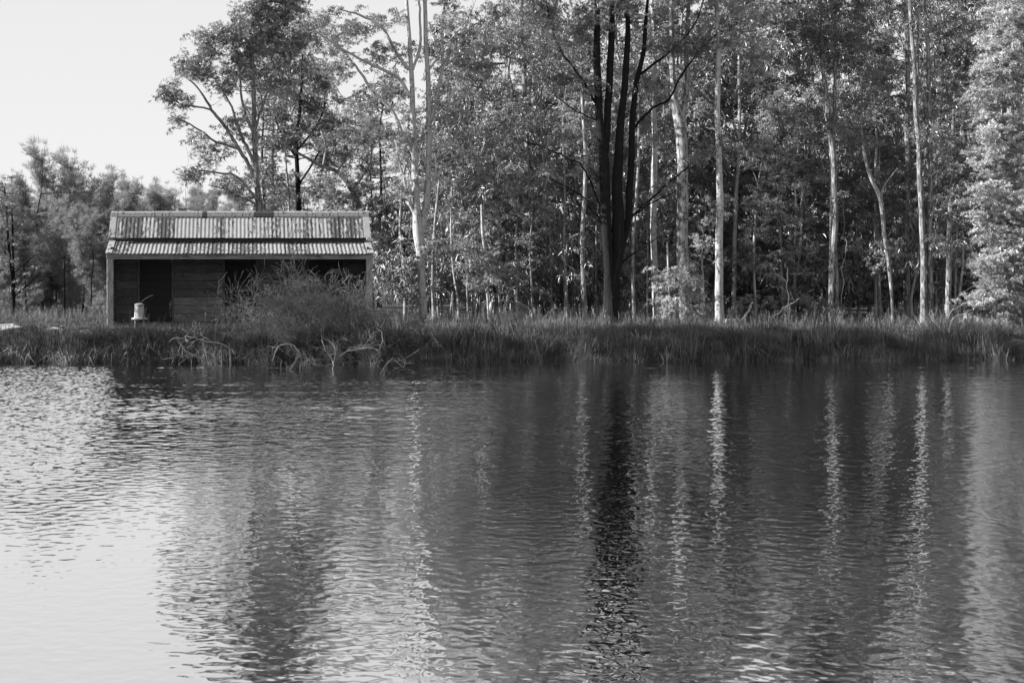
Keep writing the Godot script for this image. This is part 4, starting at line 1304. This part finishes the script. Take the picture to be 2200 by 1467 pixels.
func tuft(sd: int, n: int, r: float, h: float, w: float, bend: float, heads := 0) -> MB:
	var g := RandomNumberGenerator.new()
	g.seed = sd
	var mb := MB.new()
	mb.smooth = false
	for i in n:
		var a := g.randf() * TAU
		var b := Vector3(g.randfn(), 0, g.randfn()) * r * 0.5
		blade(mb, b - Vector3(0, 0.05, 0), Vector3(cos(a), 0, sin(a)), h * g.randf_range(0.5, 1.15), w * g.randf_range(0.7, 1.3), bend * g.randf_range(0.2, 1.4))
	for i in heads:
		var a := g.randf() * TAU
		var d := Vector3(cos(a), 0, sin(a))
		var b := Vector3(g.randfn(), 0, g.randfn()) * r * 0.4
		var hh := h * g.randf_range(1.1, 1.5)
		blade(mb, b, d, hh, 0.006, 0.25)
		var t := b + Vector3(0, hh * 0.92, 0) + d * 0.2 * hh
		for j in 7:
			leaf(mb, t + Vector3(g.randfn() * 0.012, -0.03 * j, g.randfn() * 0.012), (Vector3(g.randfn() * 0.3, 1, g.randfn() * 0.3) + d * 0.4).normalized(), Vector3(-d.z, 0, d.x), 0.07, 0.014)
	return mb

func field(called: String, label: String, units: Array, n: int, place: Callable, tint: float, vary: float) -> void:
	for u in units.size():
		var xf := []
		var tints := PackedColorArray()
		for i in n / units.size():
			var q: Array = place.call()
			if q.is_empty():
				continue
			var sc: float = q[1] * rng.randf_range(0.7, 1.25)
			var lean := Basis(Vector3(rng.randfn(), 0, rng.randfn()).normalized(), absf(rng.randfn()) * 0.25)
			xf.append(Transform3D((lean * Basis(Vector3.UP, rng.randf() * TAU)).scaled(Vector3(sc, sc * rng.randf_range(0.7, 1.3), sc)), q[0]))
			var l: float = tint * rng.randf_range(1.0 - vary, 1.0 + vary) * (q[2] if q.size() > 2 else 1.0)
			tints.append(Color(l, l, l))
		var o := copies(called, units[u], xf, tints, M.grass, self)
		tag(o, label, "grass", "", "stuff")

func build_grass() -> void:
	var bank: Array = []
	for k in 3:
		bank.append(tuft(300 + k, 60, 0.26, [0.34, 0.3, 0.4][k], 0.008, [1.0, 1.3, 0.7][k], 1 if k == 2 else 0).mesh())
	var low: Array = []
	for k in 2:
		low.append(tuft(320 + k, 50, 0.22, 0.2, 0.009, 0.6).mesh())
	var lit: Array = []
	for k in 2:
		lit.append(tuft(330 + k, 36, 0.18, 0.27, 0.009, 0.45, 2).mesh())
	# long grass that overhangs the far bank
	field("bank_grass", "long dark grass overhanging the pond bank", bank, 7800, func() -> Array:
		var x := rng.randf_range(-9.5, 30.0)
		var t := rng.randf_range(-0.15, 4.6)
		if x < 5.2 and t > 2.6:
			return []
		var z := -(bank_d(x) + t)
		var h := 1.0 + 0.7 * gn.get_noise_2d(x * 9.0, z * 9.0) + 0.4 * gn.get_noise_2d(x * 40.0, z * 40.0) - 0.25 * smoothstep(1.6, 4.6, t)
		if x < -3.8: h *= 0.8
		var patch := gn.get_noise_2d(x * 14.0 + 300.0, z * 20.0)
		if patch < -0.22 and rng.randf() < 0.75:
			return []
		if rng.randf() < 0.06:
			h *= 1.6
		return [Vector3(x, ground_y(x, z), z), maxf(h, 0.35), 0.75 + 1.1 * clampf(gn.get_noise_2d(x * 24.0, z * 24.0 + 90.0) + 0.25, 0.0, 1.0)], 0.085, 0.5)
	field("meadow_grass", "short grazed grass on the level ground round the shed", low, 6500, func() -> Array:
		var x := rng.randf_range(-11.0, 30.0)
		var z := -(bank_d(x) + rng.randf_range(1.0, 15.0))
		if x > -4.7 and x < 4.7 and z < -49.0 and z > -53.0:
			return []
		return [Vector3(x, ground_y(x, z), z), 0.8], 0.11, 0.4)
	field("verge_grass", "pale seeding grass along the edge of the wood", lit, 4200, func() -> Array:
		var x := rng.randf_range(-10.5, 30.0)
		var z := -(rng.randf_range(44.0, 58.0) if x > 5.0 else rng.randf_range(53.2, 58.0))
		return [Vector3(x, ground_y(x, z), z), rng.randf_range(0.7, 1.3)], 0.16, 0.4)
	# rank growth against the shed front
	field("rank_grass", "tall weedy grass in front of the shed verandah", lit, 500, func() -> Array:
		var x := rng.randf_range(-3.6, 5.6)
		var z := -rng.randf_range(41.8, 48.4)
		return [Vector3(x, ground_y(x, z), z), 0.55 + 0.9 * smoothstep(-2.5, 2.5, x) * smoothstep(0.2, 1.0, rng.randf() + 0.3)], 0.08, 0.4)
	# sedges along the water's edge, each a clump of its own
	var first: Node3D = null
	for i in 34:
		var px := 6.0 + i * 15.5 + rng.randf_range(-5, 5)
		if i > 28:
			px = 560.0 + (i - 28) * 230.0 + rng.randf_range(-60, 60)
		var p := P(px, 780, 38.3)
		p.z = -(bank_d(p.x) + rng.randf_range(-0.12, 0.3))
		p.y = ground_y(p.x, p.z)
		var o: Node3D
		if first == null:
			first = thing("sedge_clump", "arching sedge clump at the water's edge", "sedge", p, "sedges along the water's edge")
			var m := mat(0.26, 0.6)
			m.cull_mode = BaseMaterial3D.CULL_DISABLED
			part(tuft(351, 34, 0.14, 0.62, 0.022, 1.15), "arching_leaves", m, first).set_meta("kind", "stuff")
			var m2 := mat(0.07, 0.6)
			m2.cull_mode = BaseMaterial3D.CULL_DISABLED
			part(tuft(352, 60, 0.2, 0.62, 0.014, 0.6), "upright_leaves", m2, first).set_meta("kind", "stuff")
			o = first
		else:
			o = first.duplicate()
			o.name = numbered("sedge_clump")
			add_child(o)
			o.position = p
		o.rotation.y = rng.randf() * TAU
		o.scale = Vector3.ONE * rng.randf_range(0.75, 1.25)

# ------------------------------------------------------------------ dead shrubs and sticks
func twigs(mb: MB, g: RandomNumberGenerator, p: Vector3, dir: Vector3, len: float, r: float, depth: int, curl: float, droop: float) -> void:
	var n := 5
	var line := PackedVector3Array([p])
	var rad := PackedFloat32Array([r])
	var d := dir.normalized()
	var kids := []
	for i in n:
		d = (d + Vector3(g.randfn(), g.randfn(), g.randfn()) * curl + Vector3(0, -droop, 0)).normalized()
		p += d * len / n
		line.append(p)
		rad.append(maxf(r * lerpf(0.85, 0.4, float(i) / n), 0.0045))
		kids.append([p, d, rad[-1]])
	mb.tube(line, rad, 4 if depth < 2 else 5, 1.0)
	if depth > 0:
		for i in range(1, n):
			for j in (2 if g.randf() < 0.2 else 1):
				var q: Array = kids[i]
				var side := Vector3(g.randfn(), g.randfn() * 0.7, g.randfn()).normalized()
				twigs(mb, g, q[0], q[1] * 0.75 + side * 0.75, len * g.randf_range(0.45, 0.75), q[2] * 0.75, depth - 1, curl, droop)

func dead_shrub(label: String, sd: int, px: float, d: float, h: float, stems: int, spread: float, depth: int, curl: float, droop: float, m: Material, r := 0.016) -> void:
	var g := RandomNumberGenerator.new()
	g.seed = sd
	var o := thing("dead_shrub", label, "shrub", at_ground(px, d))
	for i in stems:
		var mb := MB.new()
		var a := TAU * (i + g.randf()) / stems
		twigs(mb, g, Vector3(cos(a) * 0.08, -0.05, sin(a) * 0.08), Vector3(cos(a) * spread, 1, sin(a) * spread), h * g.randf_range(0.45, 0.62), r, depth, curl, droop)
		part(mb, "branch", m, o)

func stick(o: Node3D, base: Vector3, pts: Array, d: float, w0: float, w1: float, m: Material, g: RandomNumberGenerator, forks := 3, dd := 0.0) -> void:
	var p := []
	var r := []
	for i in pts.size():
		var t := float(i) / (pts.size() - 1)
		p.append(P(pts[i][0], pts[i][1], d + dd * t) - base)
		r.append(lerpf(w0, w1, t) * 0.3 / F * d)
	var c := curve(p, r, 0.16)
	for i in range(1, c[0].size() - 1):
		c[0][i] += Vector3(g.randfn(), g.randfn(), g.randfn()) * 0.024
		c[1][i] *= g.randf_range(0.8, 1.2)
	var mb := MB.new()
	mb.tube(c[0], c[1], 7, 1.0, 0.1, g)
	part(mb, "branch", m, o)
	if forks:
		var fk := MB.new()
		for i in forks:
			var k := int(lerpf(0.35, 0.98, (i + g.randf()) / forks) * (c[0].size() - 1))
			twigs(fk, g, c[0][k], Vector3(g.randfn(), g.randfn() * 0.7, g.randfn() * 0.6), g.randf_range(0.3, 0.7), maxf(c[1][k] * 0.6, 0.006), 1, 0.25, 0.02)
		part(fk, "twigs", m, o).set_meta("kind", "stuff")

func build_shrubs() -> void:
	var g := RandomNumberGenerator.new()
	g.seed = 77
	dead_shrub("bare fan shaped shrub before the middle doorway", 501, 512, 44.5, 2.3, 6, 0.34, 2, 0.11, -0.03, M.dead_pale, 0.014)
	dead_shrub("dense tangle of bleached twigs before the shed wall", 502, 625, 42.2, 2.6, 13, 0.8, 3, 0.15, 0.03, M.dead_pale, 0.012)
	dead_shrub("rounded tangle of dry twigs before the last doorway", 503, 700, 42.6, 2.6, 13, 0.85, 3, 0.16, 0.04, M.dead_pale, 0.012)
	dead_shrub("loose dry shrub beside the shed corner post", 504, 742, 41.5, 1.8, 9, 0.8, 3, 0.2, 0.05, M.dead_pale, 0.012)
	dead_shrub("low dry tangle spilling down the bank to the water", 505, 570, 39.6, 1.35, 9, 1.2, 3, 0.24, 0.06, M.dead_pale, 0.011)
	dead_shrub("sprawling dry twigs reaching over the water", 506, 690, 39.0, 1.3, 9, 1.3, 3, 0.24, 0.07, M.dead_pale, 0.011)
	dead_shrub("small dry bush on the bank slope past the shed", 507, 905, 40.5, 1.0, 7, 1.0, 3, 0.22, 0.05, M.dead_pale, 0.009)
	dead_shrub("thin dry twigs standing on the bank left of the tangle", 508, 420, 40.5, 1.0, 6, 1.0, 2, 0.2, 0.04, M.dead_pale, 0.009)
	dead_shrub("scraggly dark twigs between the corner post and the water", 509, 830, 40.2, 1.5, 8, 1.0, 3, 0.2, 0.05, M.dead_dark, 0.01)
	dead_shrub("thin grey twigs trailing over the water's edge below the tangle", 510, 760, 39.4, 1.3, 9, 1.3, 3, 0.2, 0.07, M.dead_pale, 0.008)
	var base := P(802, 806, 34.2)
	base.y = -0.1
	var o := thing("drowned_branch", "dark forked branch standing in the water below the corner post", "branch", base)
	stick(o, base, [[801, 812], [808, 780], [814, 760], [820, 733], [818, 714], [806, 690], [790, 668]], 34.2, 9, 3.5, M.dead_dark, g, 4, 1.0)
	stick(o, base, [[815, 705], [830, 684], [842, 671], [858, 655], [868, 640]], 34.9, 5, 2, M.dead_dark, g, 3, 0.5)
	stick(o, base, [[842, 671], [843, 650], [838, 635]], 35.1, 3, 2, M.dead_dark, g, 2, 0.2)
	stick(o, base, [[812, 752], [790, 748], [765, 752], [742, 758], [728, 766]], 34.6, 4, 2, M.dead_pale, g, 4, 0.4)
	base = P(818, 803, 34.6)
	base.y = -0.1
	o = thing("drowned_branch", "short pale stick leaning out of the water beside the forked branch", "branch", base)
	stick(o, base, [[815, 806], [825, 788], [843, 772], [852, 775], [870, 790]], 34.6, 5, 2.5, M.dead_pale, g, 3)
	base = P(840, 797, 34.8)
	base.y = -0.05
	o = thing("drowned_branch", "thin dark stick trailing along the water surface", "branch", base)
	stick(o, base, [[838, 797], [862, 792], [884, 796], [900, 803], [915, 806]], 34.8, 3, 2, M.dead_dark, g, 2)
	base = P(622, 797, 36.2)
	base.y = -0.1
	o = thing("drowned_branch", "pale branch arching over itself at the water's edge", "branch", base)
	stick(o, base, [[620, 800], [632, 780], [642, 765], [639, 749], [622, 738], [603, 743], [592, 756], [585, 775]], 36.2, 7, 3, M.dead_pale, g, 4, 0.3)
	base = P(712, 795, 36.4)
	base.y = -0.1
	o = thing("drowned_branch", "crooked stick rising from the water under the dry tangle", "branch", base)
	stick(o, base, [[708, 798], [717, 785], [714, 772], [700, 752], [690, 730]], 36.4, 5, 2.5, M.dead_pale, g, 5, 0.3)
	base = P(474, 790, 37.6)
	base.y = -0.1
	o = thing("drowned_branch", "pale branch lying low along the bank beside the two stakes", "branch", base)
	stick(o, base, [[474, 790], [458, 774], [425, 768], [395, 749], [380, 735]], 37.6, 4, 2, M.dead_pale, g, 4, 0.5)
	base = P(492, 750, 38.6)
	o = thing("drowned_branch", "bleached bough reaching sideways across the bank grass", "branch", base)
	stick(o, base, [[503, 762], [491, 745], [442, 733], [409, 723], [379, 725], [362, 735]], 38.6, 5, 2, M.dead_pale, g, 5, 0.3)
	# stakes in the water
	for q in [[476, 784, 740, 38.6, 3, "thin grey stake at the water's edge below the fan shaped shrub"], [495, 786, 748, 38.5, 5, "stout dark stake at the water's edge below the fan shaped shrub"], [655, 786, 750, 38.7, 3, "thin dark stake in the shade under the dry tangle"], [1804, 770, 738, 41.0, 3, "short dark stake on the bank below the twin gum"]]:
		var p := P(q[0], q[1], q[3])
		p.y = -0.25
		var top := P(q[0] - 1, q[2], q[3])
		var s := thing("stake", q[5], "stake", p)
		var mb := MB.new()
		var r: float = q[4] * 0.5 / F * q[3]
		mb.tube(PackedVector3Array([Vector3.ZERO, (top - p) * 0.5 + Vector3(0.01, 0, 0), top - p, top - p + Vector3(0, 0.004, 0)]), PackedFloat32Array([r * 1.1, r, r * 0.9, 0.002]), 8, 1.0, 0.08, g)
		part(mb, "shaft", M.dead_dark, s)
		var kn := MB.new()
		twigs(kn, g, (top - p) * 0.7, Vector3(g.randfn(), 0.5, 0.3), 0.25, r * 0.4, 1, 0.2, 0.0)
		part(kn, "twig", M.dead_dark, s)
	# thin bare pole before the young gum
	base = at_ground(1697, 47.5)
	o = thing("bare_sapling", "thin bare pole with broken twigs on the verge", "sapling", base)
	stick(o, base, [[1698, 716], [1697, 660], [1693, 610], [1689, 566]], 47.5, 6, 3.5, M.dead_dark, g, 4)
	# fallen limbs resting in the verge
	for q in [[[[2030, 706], [2060, 680], [2090, 664], [2110, 655]], 47.0, 5.0, "bleached fallen limb slanting out of the verge grass beside the sunlit tree"], [[[2026, 700], [2048, 668], [2072, 650]], 47.6, 4.0, "thin fallen stick slanting up behind the bleached limb"], [[[1592, 700], [1600, 682], [1612, 660], [1618, 650]], 52.5, 9.0, "broken stump leaning behind the low bench"], [[[905, 684], [885, 655], [868, 632], [852, 615]], 50.5, 5.0, "pale dead stem leaning against the wood beside the forked gum"], [[[1157, 690], [1130, 660], [1090, 630], [1060, 645]], 52.0, 7.0, "grey fallen bough resting under the young gums"], [[[1650, 690], [1690, 660], [1720, 640]], 52.0, 6.0, "fallen bough slanting up behind the bare pole"]]:
		base = P(q[0][0][0], q[0][0][1], q[1])
		base.y = ground_y(base.x, base.z)
		o = thing("fallen_limb", q[3], "branch", base)
		stick(o, base, q[0], q[1], q[2], q[2] * 0.5, M.twig_pale, g, 3)

# ------------------------------------------------------------------ small things
func build_small_things() -> void:
	# poultry feeder on a little stand
	var d := 47.6
	var k := d / F
	var p := P(298.5, 694, d)
	p.y = ground_y(p.x, p.z)
	var o := thing("poultry_feeder", "white enamelled poultry feeder with scalloped tray before the first doorway", "feeder", p)
	var y0: float = P(298, 687, d).y - p.y
	var mb := MB.new()
	mb.lathe(Vector3(0, y0, 0), [Vector2(0.0, 0.0), Vector2(17 * k * 0.92, 0.0), Vector2(17.5 * k, 0.02), Vector2(17 * k, 0.06), Vector2(15.5 * k, 0.075), Vector2(13 * k, 0.05), Vector2(11.5 * k, 0.06)], 48, 0.04, 12)
	part(mb, "tray", M.enamel, o)
	mb = MB.new()
	var top: float = P(298, 655, d).y - p.y
	mb.lathe(Vector3(0, 0, 0), [Vector2(11.4 * k, y0 + 0.05), Vector2(10.8 * k, lerpf(y0, top, 0.4)), Vector2(9.9 * k, top - 0.01), Vector2(9.7 * k, top)], 32)
	part(mb, "hopper", M.enamel, o)
	mb = MB.new()
	mb.lathe(Vector3(0, top, 0), [Vector2(9.6 * k, -0.02), Vector2(10.8 * k, -0.015), Vector2(11 * k, 0.012), Vector2(9.5 * k, 0.03), Vector2(5 * k, 0.055), Vector2(0.001, 0.06)], 32)
	part(mb, "lid", M.enamel_dull, o)
	mb = MB.new()
	mb.tube(PackedVector3Array([Vector3(0.02, top + 0.05, 0), Vector3(0.18, top + 0.2, 0.02), Vector3(0.36, top + 0.3, 0.03), Vector3(0.46, top + 0.32, 0.04)]), PackedFloat32Array([0.006, 0.005, 0.005, 0.004]), 5)
	part(mb, "wire_handle", M.enamel_dull, o)
	for i in 4:
		mb = MB.new()
		var a := TAU * i / 4.0 + 0.6
		mb.tube(PackedVector3Array([Vector3(cos(a) * 0.2, -0.08, sin(a) * 0.2), Vector3(cos(a) * 0.19, y0 + 0.004, sin(a) * 0.19)]), PackedFloat32Array([0.016, 0.016]), 6)
		part(mb, "leg", M.enamel_dull, o)
	# pale stones on the grazed ground
	for q in [[10, 712, 44.0, 0.5, 0.14, "pale stone half hidden by sedge beside the edge tree"], [114, 716, 43.6, 0.34, 0.13, "broad flat white stone in the grazed grass"], [183, 722, 42.4, 0.2, 0.12, "small white stone in the grazed grass near the corner post"], [130, 703, 46.0, 0.07, 0.09, "tiny pale stone standing behind the broad flat stone"]]:
		p = P(q[0], q[1], q[2])
		p.y = ground_y(p.x, p.z) + 0.02
		var st := MB.new()
		var sn := noise(1.0, int(q[0]) + 40, 3)
		var rings := 7
		var seg := 12
		for j in rings + 1:
			for i in seg + 1:
				var th := PI * j / rings
				var ph := TAU * (i % seg) / seg
				var dv := Vector3(sin(th) * cos(ph), cos(th), sin(th) * sin(ph))
				var rr := 1.0 + 0.45 * sn.get_noise_3dv(dv * 1.4)
				st.v.append(Vector3(dv.x * q[3], dv.y * q[4], dv.z * q[3] * 0.7) * rr)
				st.n.append(dv)
				st.uv.append(Vector2.ZERO)
		for j in rings:
			for i in seg:
				var a := j * (seg + 1) + i
				st.ix.append_array(PackedInt32Array([a, a + 1, a + seg + 2, a, a + seg + 2, a + seg + 1]))
		st.smooth = false
		var so := part(st, "pale_stone", M.stone, self)
		so.position = p
		tag(so, q[5], "stone", "")
	# low bench of two slabs on pale blocks
	d = 48.6
	p = P(1573, 705, d)
	p.y = ground_y(p.x, p.z)
	o = thing("plank_bench", "low weathered plank bench on pale blocks beside the white gum", "bench", p)
	var yb: float = P(1573, 690, d).y - p.y
	for i in 2:
		mb = MB.new()
		mb.box(Vector3(0.01 * i, yb - 0.035 + i * 0.075, 0), Vector3(0.54 - 0.02 * i, 0.062, 0.34), 0.008, 1.0, Vector2(i, 0.4))
		part(mb, "slab", M.post_wood, o)
	for sx in [-1.0, 1.0]:
		mb = MB.new()
		mb.box(Vector3(sx * 0.17, yb * 0.5 - 0.11, 0), Vector3(0.14, yb + 0.08, 0.3), 0.01)
		part(mb, "block", M.stone, o)
